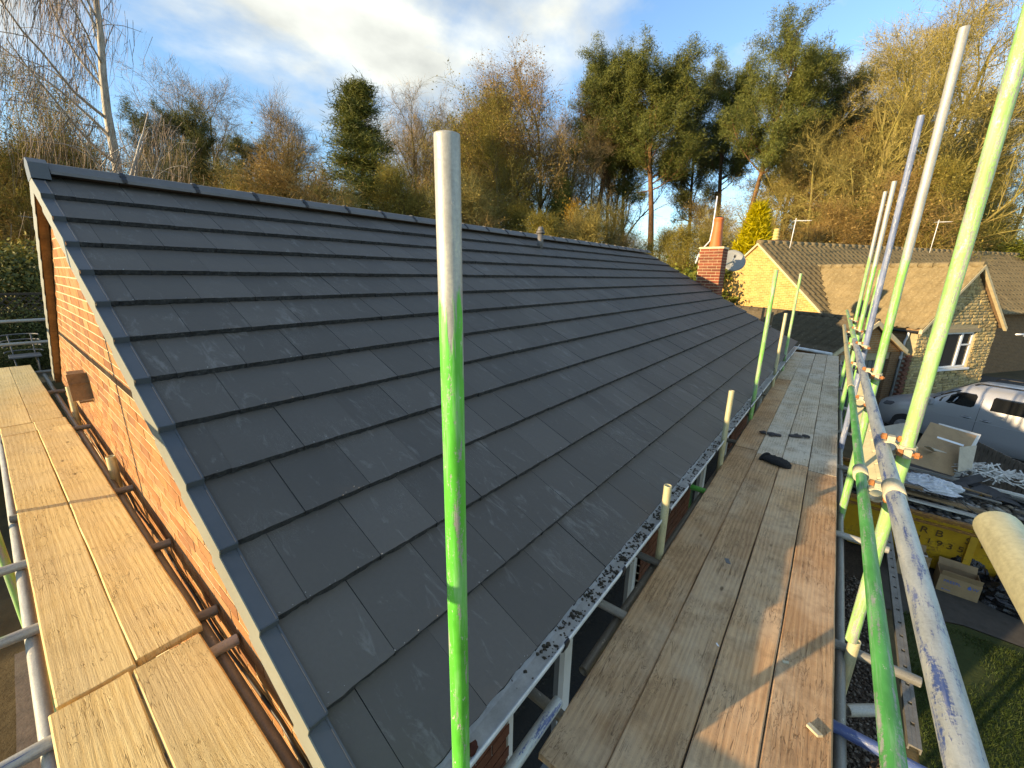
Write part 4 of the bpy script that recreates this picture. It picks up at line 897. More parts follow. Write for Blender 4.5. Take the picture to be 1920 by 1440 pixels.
crumple('rubbish_bag', (8.55, -2.15, GZ + .018), .16, .26, .46, M['binbag'], 'black rubbish bag squeezed between the printed carton and skip', 'bag', 15, 30, .2)
# --- low palisade fence behind the skip
fa, fb = at(1826, 832, 9.6), at(1935, 868, 8.2); fdir = (fb - fa); fdir.z = 0; fl = fdir.length + 1.2; fdir.normalize(); fz = (fa.z + fb.z) / 2
fence = thing('picket_fence', 'low weathered grey picket fence between skip and silver van', 'fence', (fa.x, fa.y, GZ)); M['fencew'] = plain('weathered_fence', (.13, .105, .08), .9, .4, 9, bump=.5)
for i in range(int(fl / .115)):
    p0 = Vector((fa.x, fa.y, 0)) + fdir * (i * .115); MB().box((0, -.012, GZ), (.08, .012, fz + rnd.uniform(-.01, .01)), frame((p0.x, p0.y, 0), fdir)).build('picket', M['fencew'], fence)
for z in (fz - .12, fz - .52): MB().box((-.05, .0125, z - .045), (fl, .05, z + .045), frame((fa.x, fa.y, 0), fdir)).build('rail', M['fencew'], fence)

# ================================================================ VAN
van_a = R_(63.5); vd = Vector((math.cos(van_a), math.sin(van_a), 0)); vn = Vector((-math.sin(van_a), math.cos(van_a), 0))
VP = Vector((15.60, -3.22, 0))                    # below the B-pillar, near side
van = thing('van', 'silver people-carrier van with roof bars parked on the drive', 'van', (VP.x - vn.x * .9, VP.y - vn.y * .9, GZ), van_a)
VM = Matrix((vd, vn, Vector((0, 0, 1)))).transposed().to_4x4(); VM.translation = Vector((VP.x, VP.y, GZ)) - vn * .90
t = NT('silver_paint'); n1 = t.noise(t.pos(), 300, 2); M['paint'] = t.done(t.ramp(n1, [(.3, (.34, .36, .38)), (.7, (.46, .48, .50))]), .28, .55, Coat_Weight=.6) if False else t.done(t.ramp(n1, [(.3, (.32, .33, .34)), (.7, (.41, .42, .43))]), .32, .4)
M['tyre'] = plain('tyre_rubber', (.018, .018, .018), .85, .3, 20); M['alloy'] = plain('alloy_wheel', (.36, .37, .38), .35, .15, 8, metal=.6); M['tint'] = m_glass('tinted_glass', (.010, .011, .012), .03)
# longitudinal stations: x, half width, z sections (sill, waist, roof) -> loft of half sections
def van_sec(x):
    # returns list of (y, z) for the near half, bottom to top centre
    f = max(0.0, min(1.0, (x - .98) / .95))          # 0 at windscreen foot -> bonnet
    if x > .35:
        k = (x - .35) / (1.22 - .35); roof = 1.82 - .62 * min(1, max(0, k)) ** 1.25 if x < 1.22 else 1.20 - .28 * ((x - 1.22) / .98) ** 1.6
    else: roof = 1.84 - .02 * ((x + 1.0) / 1.3) ** 2 - (.10 * max(0, (-2.1 - x) / .35) ** 2)
    wl_ = .885 - .20 * max(0, (x - 1.25) / .95) ** 2.0 - .05 * max(0, (-1.9 - x) / .5) ** 2
    waist = min(1.22, roof - .05); belt = min(1.20, roof - .03)
    if x > 1.22: return [(wl_ * .86, .22), (wl_ * .97, .30), (wl_, .52), (wl_ * .995, .76), (wl_ * .97, roof - .14), (wl_ * .86, roof - .035), (wl_ * .45, roof + .01), (0, roof + .02)]
    return [(wl_ * .90, .22), (wl_ * .985, .30), (wl_ * 1.0, .55), (wl_ * 1.0, .85), (wl_ * .985, belt), (wl_ * .90 if roof > 1.6 else wl_ * .90, max(belt + .02, roof - .14)), (wl_ * .70, max(belt + .03, roof - .015)), (0, roof + .015)]
xs_ = [-2.32, -2.30, -2.2, -2.0, -1.6, -1.2, -.8, -.4, 0, .25, .4, .6, .8, 1.0, 1.2, 1.35, 1.55, 1.75, 1.95, 2.1, 2.18, 2.2]
P = []; F = []; K = 8
for side_ in (1, -1):
    b0 = len(P)
    for x in xs_:
        sc_ = 1.0 if x not in (-2.32, 2.2) else .93
        for y, z in van_sec(x): P.append(VM @ Vector((x, side_ * y * sc_, z if sc_ == 1 else .22 + (z - .22) * .96)))
    for i in range(len(xs_) - 1):
        for j in range(K - 1):
            q = (b0 + i * K + j, b0 + (i + 1) * K + j, b0 + (i + 1) * K + j + 1, b0 + i * K + j + 1); F.append(q if side_ == -1 else q[::-1])
    F.append(tuple(b0 + j for j in range(K))); F.append(tuple(b0 + (len(xs_) - 1) * K + j for j in range(K)))
mb = MB(); mb.raw(P, F, True); body = mb.build('body', M['paint'], van)
def body_y(x, z):
    s = van_sec(x)
    for (y0, z0), (y1, z1) in zip(s[:-1], s[1:]):
        if z0 <= z <= z1: return y0 + (y1 - y0) * (z - z0) / max(1e-6, z1 - z0)
    return s[-1][0]
def skin_patch(pts, name, mat, off=.004, parent=None, n=10):
    """panel that follows the near and far body side; pts = outline (x, z)"""
    for sd in (1, -1):
        cx = sum(p[0] for p in pts) / len(pts); cz = sum(p[1] for p in pts) / len(pts); ring = []
        for a, b in zip(pts, pts[1:] + pts[:1]):
            for k in range(n): u = k / n; ring.append((a[0] + (b[0] - a[0]) * u, a[1] + (b[1] - a[1]) * u))
        P = []; F = []; R = 4; m_ = len(ring)
        for r_i in range(R + 1):
            s = 1 - r_i / R
            for x, z in ring: xx = cx + (x - cx) * s; zz = cz + (z - cz) * s; P.append(VM @ Vector((xx, sd * (body_y(xx, zz) + off + (-.010 if r_i == 0 else 0)), zz)))
        for i in range(R):
            for j in range(m_): q = (i * m_ + j, i * m_ + (j + 1) % m_, (i + 1) * m_ + (j + 1) % m_, (i + 1) * m_ + j); F.append(q if sd == -1 else q[::-1])
        mb = MB(); mb.raw(P, F, True); mb.build(name, mat, parent or van)
skin_patch([(.12, 1.24), (1.08, 1.235), (1.10, 1.29), (.95, 1.42), (.62, 1.62), (.50, 1.66), (.10, 1.665), (.05, 1.60), (.06, 1.30)], 'side_window', M['tint'])
skin_patch([(-.08, 1.25), (-1.02, 1.25), (-1.06, 1.32), (-1.04, 1.64), (-.98, 1.675), (-.12, 1.67), (-.08, 1.62)], 'side_window', M['tint'])
skin_patch([(-1.22, 1.26), (-2.0, 1.27), (-1.98, 1.60), (-1.9, 1.67), (-1.26, 1.67)], 'side_window', M['tint'])
for x in (.015, -1.14): skin_patch([(x - .005, .40), (x + .005, .40), (x + .005, 1.66), (x - .005, 1.66)], 'door_seam', M['black'], .0035, None, 4)
skin_patch([(1.10, .45), (1.11, .45), (1.12, 1.2), (1.11, 1.2)], 'door_seam', M['black'], .0035, None, 4); skin_patch([(-2.0, .92), (1.1, .93), (1.1, .945), (-2.0, .935)], 'body_crease', M['paint'], .010, None, 8)
for x in (.20, -.16):
    for sd in (1, -1):
        mb = MB(); y = body_y(x, 1.0); mb.path([VM @ Vector((x - .09, sd * (y + .003), 1.0)), VM @ Vector((x - .07, sd * (y + .03), 1.005)), VM @ Vector((x + .07, sd * (y + .03), 1.005)), VM @ Vector((x + .09, sd * (y + .003), 1.0))], .012, 8); mb.build('door_handle', M['paint'], van)
        skin_patch([(x - .07, .965), (x + .07, .965), (x + .07, 1.03), (x - .07, 1.03)], 'handle_recess', M['black'], .002, None, 4) if sd == 1 else None
# windscreen
mb = MB(); rows = []
for x, off in ((.50, 0), (.70, 0), (.90, 0), (1.10, 0), (1.19, 0)):
    s = van_sec(x); zt = s[-1][1]; yt = s[6][0]; rows.append([VM @ Vector((x + .02, yy, zt + .012 - .02 * (yy / .8) ** 2)) for yy in np.linspace(-yt * 1.0, yt * 1.0, 9)])
P = [p for r in rows for p in r]; mb.raw(P, [(i * 9 + j, (i + 1) * 9 + j, (i + 1) * 9 + j + 1, i * 9 + j + 1) for i in range(4) for j in range(8)], True); mb.build('windscreen', M['tint'], van)
for sd in (1, -1):
    mb = MB(); mb.path([VM @ Vector((x, sd * (.66 + (0 if abs(x + .7) < .95 else -.02)), z)) for x, z in ((.28, 1.835), (.18, 1.895), (-.7, 1.915), (-1.7, 1.905), (-1.85, 1.84))], .020, 8); mb.build('roof_bar', M['black'], van)
    skin_patch([(2.02, .80), (2.10, .82), (2.02, .93), (1.80, .97), (1.74, .94), (1.84, .84)], 'headlight', m_glass('headlamp', (.10, .10, .11), .08), .006, None, 5) if sd == 1 else None
    mb = MB(); mb.box((.92, sd * .93 - .09, 1.17), (1.06, sd * .93 + .09, 1.33), VM, .03); mb.build('wing_mirror', M['paint'], van)
    for x in (1.42, -1.48):
        mb = MB(); c0 = VM @ Vector((x, sd * .66, .32)); c1 = VM @ Vector((x, sd * .895, .32)); mb.tube(c0, c1, .315, n=30); w_ = mb.build('wheel', M['tyre'], van)
        mb = MB(); c2 = VM @ Vector((x, sd * .90, .32)); mb.tube(c1 - (c1 - c0) * .08, c2, .215, .20, n=24); 
        for k in range(7): a = k * 2 * math.pi / 7; mb.box((-.02, -.004, .03), (.02, .012, .2), VM @ Matrix.Translation((x, sd * .902, .32)) @ Matrix.Rotation(a, 4, 'Y'))
        mb.build('rim', M['alloy'], w_)
        skin_patch([(x + .40 * math.cos(a), .32 + .40 * math.sin(a)) for a in [math.pi * k / 8 for k in range(9)]], 'wheel_arch', M['black'], .003, None, 3) if sd == 1 else None
for z in (.45, .62): MB().box((2.14, -.5, z), (2.225, .5, z + .06), VM, .01).build('grille', M['black'], van)
# ================================================================ NEIGHBOUR'S HOUSE (turned 34 degrees)
NB = Matrix((Vector((.8263, -.5632, 0)), Vector((.5632, .8263, 0)), Vector((0, 0, 1)))).transposed().to_4x4()
def nb(u, w, z): return NB @ Vector((u, w, z))
def brick_tex(name, c1, c2, mort, axis, bw=.225, bh=.075):
    t = NT(name); o = t.objc(); sx = t.n('ShaderNodeSeparateXYZ'); t.l(o, sx.inputs[0]); cb = t.n('ShaderNodeCombineXYZ'); t.l(sx.outputs[axis], cb.inputs[0]); t.l(sx.outputs[2], cb.inputs[1])
    bt = t.n('ShaderNodeTexBrick'); t.l(cb.outputs[0], bt.inputs['Vector']); bt.inputs['Scale'].default_value = 1.0; bt.inputs['Brick Width'].default_value = bw; bt.inputs['Row Height'].default_value = bh; bt.inputs['Mortar Size'].default_value = .008; bt.inputs['Bias'].default_value = -.25
    bt.inputs['Color1'].default_value = (*c1, 1); bt.inputs['Color2'].default_value = (*c2, 1); bt.inputs['Mortar'].default_value = (*mort, 1)
    n = t.noise(o, 6, 5, .6); c = t.mix(t.math('MULTIPLY', t.ramp(n, [(.4, 0.0), (.7, 1.0)]), .45), bt.outputs[0], tuple(x * .6 for x in c1))
    t.bump(bt.outputs['Fac'], -.6, .01); return t.done(c, .88, spec=.2)
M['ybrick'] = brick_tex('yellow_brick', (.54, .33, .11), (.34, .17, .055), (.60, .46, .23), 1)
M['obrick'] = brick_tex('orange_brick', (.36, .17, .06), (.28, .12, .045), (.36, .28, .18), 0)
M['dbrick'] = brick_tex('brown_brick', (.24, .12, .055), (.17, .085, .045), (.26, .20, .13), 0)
def m_ntile(name, lo, hi, lich):
    t = NT(name); p = t.objc(); n = t.noise(p, 1.6, 6, .65); f = t.noise(p, 16, 5, .7)
    c = t.ramp(t.math('ADD', t.math('MULTIPLY', n, .5), t.math('MULTIPLY', f, .5)), [(.35, lo), (.62, hi)])
    c = t.mix(t.ramp(t.noise(p, 11, 6, .75), [(.58, 0.0), (.70, .85)]), c, lich); return t.bump(f, .5, .01).done(c, .85, spec=.2)
M['ntile'] = m_ntile('brown_concrete_tile', (.14, .105, .058), (.25, .19, .105), (.30, .26, .15)); M['ntile2'] = m_ntile('lichened_concrete_tile', (.14, .105, .055), (.26, .20, .11), (.38, .33, .20)); M['ntile3'] = m_ntile('mossy_garage_tile', (.065, .05, .034), (.12, .095, .06), (.24, .22, .16))
def tiled(name, e0, along, up, L, S, mat, parent, course=.34, pitch=.30, amp=.034, step=.034):
    """pantiled slope: rolls across, a drop at the foot of every course"""
    e0, along, up = Vector(e0), Vector(along).normalized(), Vector(up).normalized(); nn = along.cross(up).normalized()
    if nn.z < 0: nn = -nn
    k = 6; nx = int(L / pitch * k); nc = int(S / course) + 1; xs = np.linspace(0, L, nx + 1); ph = (xs / pitch) % 1.0
    prof = amp * np.where(ph < .5, np.sin(ph * 2 * math.pi), -.25 * np.sin((ph - .5) * 2 * math.pi))
    rows = []; E, A, U_, N_ = [np.array(tuple(q)) for q in (e0, along, up, nn)]
    for c in range(nc):
        a = c * course; b = min(S, a + course); jit = rg.normal(0, .003, nx + 1)
        for s, off in ((a, step), (b, 0.0)): rows.append(E + np.outer(xs, A) + U_ * s + np.outer(prof + off + jit, N_))
    V = np.concatenate(rows); m_ = nx + 1; i = np.arange(nx); F = []
    for r in range(len(rows) - 1): F.append(np.stack([r * m_ + i, r * m_ + i + 1, (r + 1) * m_ + i + 1, (r + 1) * m_ + i], 1))
    F = np.concatenate(F)
    if (Vector(V[F[0][1]]) - Vector(V[F[0][0]])).cross(Vector(V[F[0][3]]) - Vector(V[F[0][0]])).dot(nn) < 0: F = F[:, ::-1]
    return np_mesh(name, V, F, mat, parent, 'stuff')
nh = thing('stone_house', 'stone and yellow brick bungalow with brown pantiled roof', 'house', nb(18, 12, GZ))
def npart(mb, name, mat, parent=None): return mb.build(name, mat, parent or nh, NB)
UR, UL, WR, WE, ZR, ZE = 36.0, 16.62, 15.71, 11.93, 5.50, 2.51
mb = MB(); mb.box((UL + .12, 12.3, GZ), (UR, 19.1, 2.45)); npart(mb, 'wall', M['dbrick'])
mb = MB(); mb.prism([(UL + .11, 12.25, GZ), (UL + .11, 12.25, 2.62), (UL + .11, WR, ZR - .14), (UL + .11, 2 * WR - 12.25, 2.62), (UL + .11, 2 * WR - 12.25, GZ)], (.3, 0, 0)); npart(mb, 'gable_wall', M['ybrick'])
sl = math.hypot(WR - WE, ZR - ZE); upf = Vector((0, WR - WE, ZR - ZE)) / sl
def nt(name, e0, along, up, L, S, mat, amp=.034): return tiled(name, nb(*e0), NB.to_3x3() @ Vector(along), NB.to_3x3() @ Vector(up), L, S, mat, nh, amp=amp)
nt('roof_tiles', (UL, WE - .1, ZE - .08), (1, 0, 0), tuple(upf), UR - UL, sl + .1, M['ntile']); nt('roof_tiles', (UL, 2 * WR - WE, ZE), (1, 0, 0), (0, -upf.y, upf.z), UR - UL, sl, M['ntile'])
mb = MB(); mb.prism([(UL, WE, ZE - .06), (UL, WR, ZR - .06), (UL, 2 * WR - WE, ZE - .06), (UL, 2 * WR - WE, ZE - .12), (UL, WR, ZR - .13), (UL, WE, ZE - .12)], (UR - UL, 0, 0)); npart(mb, 'roof_deck', M['timber'])
M['nverge'] = plain('pale_verge_mortar', (.50, .42, .26), .85, .2, 8)
for sg in (1, -1):
    a = Vector((UL - .02, WR + sg * -(WR - WE + .05), ZE - .10)); b = Vector((UL - .02, WR, ZR - .03)); mb = MB(); mb.raw([a, b, b - Vector((0, 0, .10)), a - Vector((0, 0, .10)), a + Vector((.15, 0, 0)), b + Vector((.15, 0, 0)), b + Vector((.15, 0, -.10)), a + Vector((.15, 0, -.10))], [(0, 1, 2, 3), (7, 6, 5, 4), (0, 4, 5, 1), (3, 2, 6, 7), (0, 3, 7, 4), (1, 5, 6, 2)]); npart(mb, 'verge', M['nverge'])
i = 0; x = UL
while x < UR:
    mb = MB(); mb.tube((x + .01, WR, ZR - .01), (x + .44, WR, ZR - .005), .115, n=12); npart(mb, 'ridge_tile', M['ntile']); x += .45
MB_ = MB(); MB_.box((17.75, 15.85, 5.1), (18.65, 16.4, 5.66)); npart(MB_, 'chimney_stack', M['dbrick']); cp_ = nb(18.05, 16.1, 5.66)
mb = MB()
for k in range(4): mb.tube(cp_ + Vector((0, 0, k * .13)), cp_ + Vector((0, 0, k * .13 + .10)), .15 - .008 * k, .145 - .008 * k, 16); mb.tube(cp_ + Vector((0, 0, k * .13 + .10)), cp_ + Vector((0, 0, k * .13 + .13)), .125, n=16)
mb.build('chimney_pot', plain('buff_clay', (.56, .42, .16), .7, .15, 8), nh)
for (px, py, dp, h, lb) in ((1483, 452, 18.2, .95, 'thin television aerial by the buff chimney pot'), (1746, 462, 20.5, 1.25, 'thin television aerial on the far brown ridge')):
    a = thing('tv_aerial', lb, 'aerial', at(px, py, dp)); q = at(px, py, dp) - Vector((0, 0, .3)); MB().tube(q, q + Vector((.06, -.04, h + .3)), .016, n=6).build('mast', M['upvc'], a); tp = q + Vector((.06, -.04, h + .2)); bd = Vector((.83, -.56, .05))
    mb = MB(); mb.tube(tp - bd * .1, tp + bd * .9, .010, n=5)
    for k in range(7): mb.tube(tp + bd * (.12 * k) - Vector((.1, .15, 0)), tp + bd * (.12 * k) + Vector((.1, .15, 0)), .006, n=4)
    mb.build('boom', M['upvc'], a)
# front wing with stone gable
WU, WH, WZ, WEZ, WF, WB = 18.95, 2.22, 4.44, 2.40, 8.87, 14.9
ws = math.hypot(WH, WZ - WEZ)
for sg in (-1, 1): nt('roof_tiles', (WU + sg * (WH + .06), WF - .05, WEZ - .06), (0, 1, 0), (-sg * WH / ws, 0, (WZ - WEZ) / ws), WB - WF, ws + .05, M['ntile2'], .06)
x = WF - .04
while x < 14.3: mb = MB(); mb.tube((WU, x + .01, WZ + .0), (WU, x + .44, WZ + .005), .11, n=12); npart(mb, 'ridge_tile', M['ntile2']); x += .45
mb = MB(); mb.prism([(WU - WH, WF + .02, WEZ - .05), (WU, WF + .02, WZ - .05), (WU + WH, WF + .02, WEZ - .05), (WU + WH, WF + .02, WEZ - .10), (WU, WF + .02, WZ - .11), (WU - WH, WF + .02, WEZ - .10)], (0, WB - WF - .1, 0)); npart(mb, 'roof_deck', M['timber'])
for sg in (-1, 1):
    a = Vector((WU + sg * (WH + .05), WF - .06, WEZ - .07)); b = Vector((WU, WF - .06, WZ - .0)); d = Vector((0, .09, 0)); h = Vector((0, 0, .12)); mb = MB(); mb.raw([a, b, b - h, a - h, a + d, b + d, b + d - h, a + d - h], [(0, 1, 2, 3), (7, 6, 5, 4), (0, 4, 5, 1), (3, 2, 6, 7), (0, 3, 7, 4), (1, 5, 6, 2)]); npart(mb, 'bargeboard', M['nverge'])
G0, G1 = WU - WH + .15, WU + WH - .15; wa, wb, wz0, wz1 = 17.86, 19.92, .93, 2.20; wy0 = WF + .10
mb = MB(); mb.box((G0, wy0 + .03, GZ), (wa, wy0 + .3, 2.42)).box((wb, wy0 + .03, GZ), (G1, wy0 + .3, 2.42)).box((wa, wy0 + .03, GZ), (wb, wy0 + .3, wz0)).box((wa, wy0 + .03, wz1), (wb, wy0 + .3, 2.42))
mb.prism([(G0, wy0 + .03, 2.42), (WU, wy0 + .03, 2.42 + (WU - G0) * (WZ - WEZ) / WH - .03), (G1, wy0 + .03, 2.42)], (0, .27, 0)); M['stonem'] = plain('stone_mortar', (.33, .27, .16), .95, .25, 12)
sw = npart(mb, 'stone_wall', M['stonem'])
t = NT('rubble_stone'); p = t.pos(); k_ = t.math('FRACT', t.math('ADD', t.orand(), t.island())); n = t.noise(p, 9, 6, .7); c = t.ramp(k_, [(0, (.42, .31, .14)), (.35, (.54, .41, .20)), (.65, (.33, .24, .115)), (1, (.50, .39, .21))]); c = t.mix(t.ramp(n, [(.45, 0.0), (.7, .6)]), c, (.15, .105, .055)); M['stone'] = t.bump(n, .9, .03).done(c, .9, spec=.15)
def stone_mesh(seed):
    r = random.Random(seed); P = []; F = []; nx, nz = 3, 2
    for k in range(nz + 1):
        for j in range(nx + 1):
            ed = j in (0, nx) or k in (0, nz); P.append((j / nx - .5 + (r.uniform(-.03, .03)), (0.0 if not ed else .022) + r.uniform(-.012, .012), k / nz + r.uniform(-.07, .07) * (1 if 0 < k < nz else .6)))
    for k in range(nz):
        for j in range(nx): a = k * (nx + 1) + j; F.append((a, a + 1, a + nx + 2, a + nx + 1))
    b = len(P); ring = [0, 1, 2, 3, 7, 11, 10, 9, 8, 4]; P += [(P[q][0], .09, P[q][2]) for q in ring]
    for q in range(len(ring)): q2 = (q + 1) % len(ring); F.append((ring[q], b + q, b + q2, ring[q2]))
    mb = MB(); mb.raw(P, [tuple(reversed(f)) if False else f for f in F]); me = mb.mesh('stone'); me.materials.append(M['stone']); return me
SM = [stone_mesh(s) for s in range(8)]; stones = []; z = .05; rs = random.Random(11)
while z < WZ - .15:
    h = rs.choice((.085, .10, .12, .14)); zt = z + h; half = WH - .15 if zt < 2.42 else max(0, (WZ - .12 - zt) * WH / (WZ - WEZ)); x = WU - half - rs.uniform(0, .2)
    while x < WU + half:
        L = rs.uniform(.16, .42)
        for a, b in (((WU - half, wa - .02), (wb + .02, WU + half)) if (zt > wz0 - .01 and z < wz1 + .14) else ((WU - half, WU + half),)):
            p_, q_ = max(x, a), min(x + L - .012, b)
            if q_ - p_ > .05: stones.append(((p_ + q_) / 2, z, q_ - p_, h - .012, rs.randrange(8), rs.uniform(-.018, .012)))
        x += L
    z += h
rest = []; stones.sort(key=lambda s: -s[1])
for i, (u, z, L, h, v, off) in enumerate(stones):
    Mx = NB @ Matrix.Translation((u, wy0 + off, z)) @ Matrix.Diagonal((L, 1, h, 1))
    if i < 300: link('stone', SM[v], None, sw, Mx)
    else: rest.append((Mx, SM[v]))
if rest: join('stonework', rest, sw, [M['stone']])
# side wall of the wing
mb = MB(); mb.box((G0 + .01, wy0 + .30, GZ), (G0 + .3, 12.3, 2.40)); npart(mb, 'side_wall', M['dbrick'])
mb = MB(); mb.box((G1 - .3, wy0 + .30, GZ), (G1 - .01, 12.3, 2.40)); npart(mb, 'side_wall', M['dbrick'])
def nwindow(a, b, z0, z1, y, split, parent=None):
    f = MB(); th = .065; f.box((a, y, z0), (a + th, y + .08, z1)).box((b - th, y, z0), (b, y + .08, z1)).box((a + th, y, z0), (b - th, y + .08, z0 + th)).box((a + th, y, z1 - th), (b - th, y + .08, z1)); wn2 = npart(f, 'window', M['upvc']); xs2 = [a + th] + [a + (b - a) * s for s in split] + [b - th]
    for s in split: c = a + (b - a) * s; npart(MB().box((c - .045, y - .006, z0 + th), (c + .045, y + .085, z1 - th)), 'mullion', M['upvc'], wn2)
    for q, (p1, p2) in enumerate(zip(xs2[:-1], xs2[1:])): npart(MB().box((p1 + (0 if q == 0 else .045), y + .03, z0 + th), (p2 - (.045 if q < len(xs2) - 2 else 0), y + .036, z1 - th)), 'pane', M['glass'], wn2)
    for s0, s1 in ((a + th, a + (b - a) * split[0] - .045), (a + (b - a) * split[-1] + .045, b - th)): npart(MB().box((s0, y - .004, z0 + (z1 - z0) * .62), (s1, y + .082, z0 + (z1 - z0) * .62 + .05)), 'transom_bar', M['upvc'], wn2)
    npart(MB().box((a - .06, y - .12, z0 - .07), (b + .06, y + .05, z0 - .002)), 'sill', M['upvc'], wn2); return wn2
nwindow(wa, wb, wz0, wz1, wy0 + .07, (.24, .70))
npart(MB().box((wa - .12, wy0 - .02, wz1 + .002), (wb + .12, wy0 + .12, wz1 + .13)), 'lintel', plain('stone_lintel', (.30, .24, .15), .9, .2, 8))
mb = MB(); mb.path([nb(G0 - .10, WF + .05, WEZ - .14), nb(G0 - .10, 11.9, WEZ - .12)], .055, 10); mb.build('gutter', M['black'], nh)
dpm = MB(); dpm.path([nb(G0 - .10, WF + .35, WEZ - .16), nb(G0 - .10, WF + .35, WEZ - .30), nb(G0 - .05, WF + .42, WEZ - .5), nb(G0 - .05, WF + .42, GZ)], .036, 8); dpm.build('downpipe', M['gutter'], nh)
MB().box((-.07, -.05, -.04), (.07, .05, .04), Matrix.Translation(nb(G0 - .05, WF + .42, 1.35))).build('pipe_bracket', M['upvc'], nh)
# recessed front with a pale panel right of the wing
npart(MB().box((21.9, 12.10, .3), (23.2, 12.28, 2.1)), 'porch_panel', M['cardpale'])
MB().tube(nb(21.35, 8.6, 2.12), nb(21.95, 8.6, 2.10), .03, n=8).build('lamp_arm', M['upvc'], nh); MB().box((-.13, -.09, -.08), (.13, .09, .08), Matrix.Translation(nb(22.1, 8.6, 2.08))).build('security_lamp', M['upvc'], nh)
# garage
gar = thing('garage', 'small orange brick garage with mossy brown tiled roof', 'garage', nb(14.9, 10, GZ)); GU, GW, GZr, GZe, GF, GB = 14.85, 1.70, 2.64, 1.70, 9.0, 17.0; gs = math.hypot(GW, GZr - GZe)
for sg in (-1, 1): tiled('roof_tiles', nb(GU + sg * GW, GF, GZe), NB.to_3x3() @ Vector((0, 1, 0)), NB.to_3x3() @ Vector((-sg * GW / gs, 0, (GZr - GZe) / gs)), GB - GF, gs, M['ntile3'], gar)
mb = MB(); mb.prism([(GU - GW + .05, GF + .03, GZe - .05), (GU, GF + .03, GZr - .05), (GU + GW - .05, GF + .03, GZe - .05), (GU + GW - .05, GF + .03, GZe - .1), (GU, GF + .03, GZr - .1), (GU - GW + .05, GF + .03, GZe - .1)], (0, GB - GF - .05, 0)); npart(mb, 'roof_deck', M['timber'], gar)
x = GF
while x < GB: npart(MB().tube((GU, x + .01, GZr), (GU, x + .43, GZr + .004), .095, n=10), 'ridge_tile', M['ntile3'], gar); x += .44
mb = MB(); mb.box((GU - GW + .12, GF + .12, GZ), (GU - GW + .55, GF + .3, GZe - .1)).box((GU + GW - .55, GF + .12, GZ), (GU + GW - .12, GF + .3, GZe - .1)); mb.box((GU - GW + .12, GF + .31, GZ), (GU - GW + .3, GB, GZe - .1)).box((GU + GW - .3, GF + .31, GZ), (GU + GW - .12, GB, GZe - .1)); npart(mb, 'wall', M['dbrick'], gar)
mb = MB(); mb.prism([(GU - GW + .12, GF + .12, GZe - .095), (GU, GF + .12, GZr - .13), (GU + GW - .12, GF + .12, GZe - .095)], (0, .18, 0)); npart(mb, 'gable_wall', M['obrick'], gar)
npart(MB().box((GU - GW + .55, GF + .16, 1.36), (GU + GW - .55, GF + .28, GZe - .1)), 'lintel', M['stonem'], gar); gd = npart(MB().box((GU - GW + .55, GF + .22, GZ), (GU + GW - .55, GF + .25, 1.358)), 'garage_door', plain('grey_green_door', (.10, .115, .11), .5, .15, 4), gar)
for k in range(11): npart(MB().box((GU - GW + .58 + k * .205, GF + .205, GZ + .05), (GU - GW + .58 + k * .205 + .17, GF + .2195, 1.33)), 'door_panel', bpy.data.materials['grey_green_door'], gd)
for sg in (-1, 1):
    a = Vector((GU + sg * GW, GF - .03, GZe - .03)); b = Vector((GU, GF - .03, GZr + .02)); d = Vector((0, .05, 0)); h = Vector((0, 0, .14)); mb = MB(); mb.raw([a, b, b - h, a - h, a + d, b + d, b + d - h, a + d - h], [(0, 1, 2, 3), (7, 6, 5, 4), (0, 4, 5, 1), (3, 2, 6, 7), (0, 3, 7, 4), (1, 5, 6, 2)]); npart(mb, 'bargeboard', M['nverge'], gar)
mb = MB(); mb.tube(nb(GU - GW - .05, GF, GZe - .03), nb(GU - GW - .05, GB, GZe - .03), .05, n=10); mb.build('gutter', M['gutter'], gar)
# toothed brick pier beside the garage door
pier = thing('brick_pier', 'toothed unfinished brick pier beside the garage door', 'brickwork', nb(16.45, 8.85, GZ)); z = GZ + .02; r_ = 0
PB = MB().box((-.1075, -.05, 0), (.1075, .05, .065)).mesh('brick'); PB.materials.append(M['brick_dark'])
while z < 1.45: link('brick', PB, None, pier, NB @ Matrix.Translation((16.42 + (.05 if r_ % 2 else -.03), 8.88, z))); z += .075; r_ += 1
npart(MB().box((16.36, 8.90, GZ), (16.54, 8.98, 1.47)), 'mortar_core', M['mortar_dull'], pier)
for i, (px, py, d, h) in enumerate(((1438, 590, 12.6, .75), (1427, 592, 12.7, .6), (1445, 592, 12.5, .45))):
    q = at(px, py + 15, d); tag(MB().box((-.05, -.03, -.4), (.05, .03, h - .1), Matrix.Translation(q) @ Matrix.Rotation((-.10, .12, 0.02)[i], 4, 'Y')).build('timber_post', M['timber'] if i else M['wood_old']), ['sawn brown timber post propped behind the roof eaves', 'thin dark timber post left of the brown one', 'short grey timber post right of the brown one'][i], 'post')

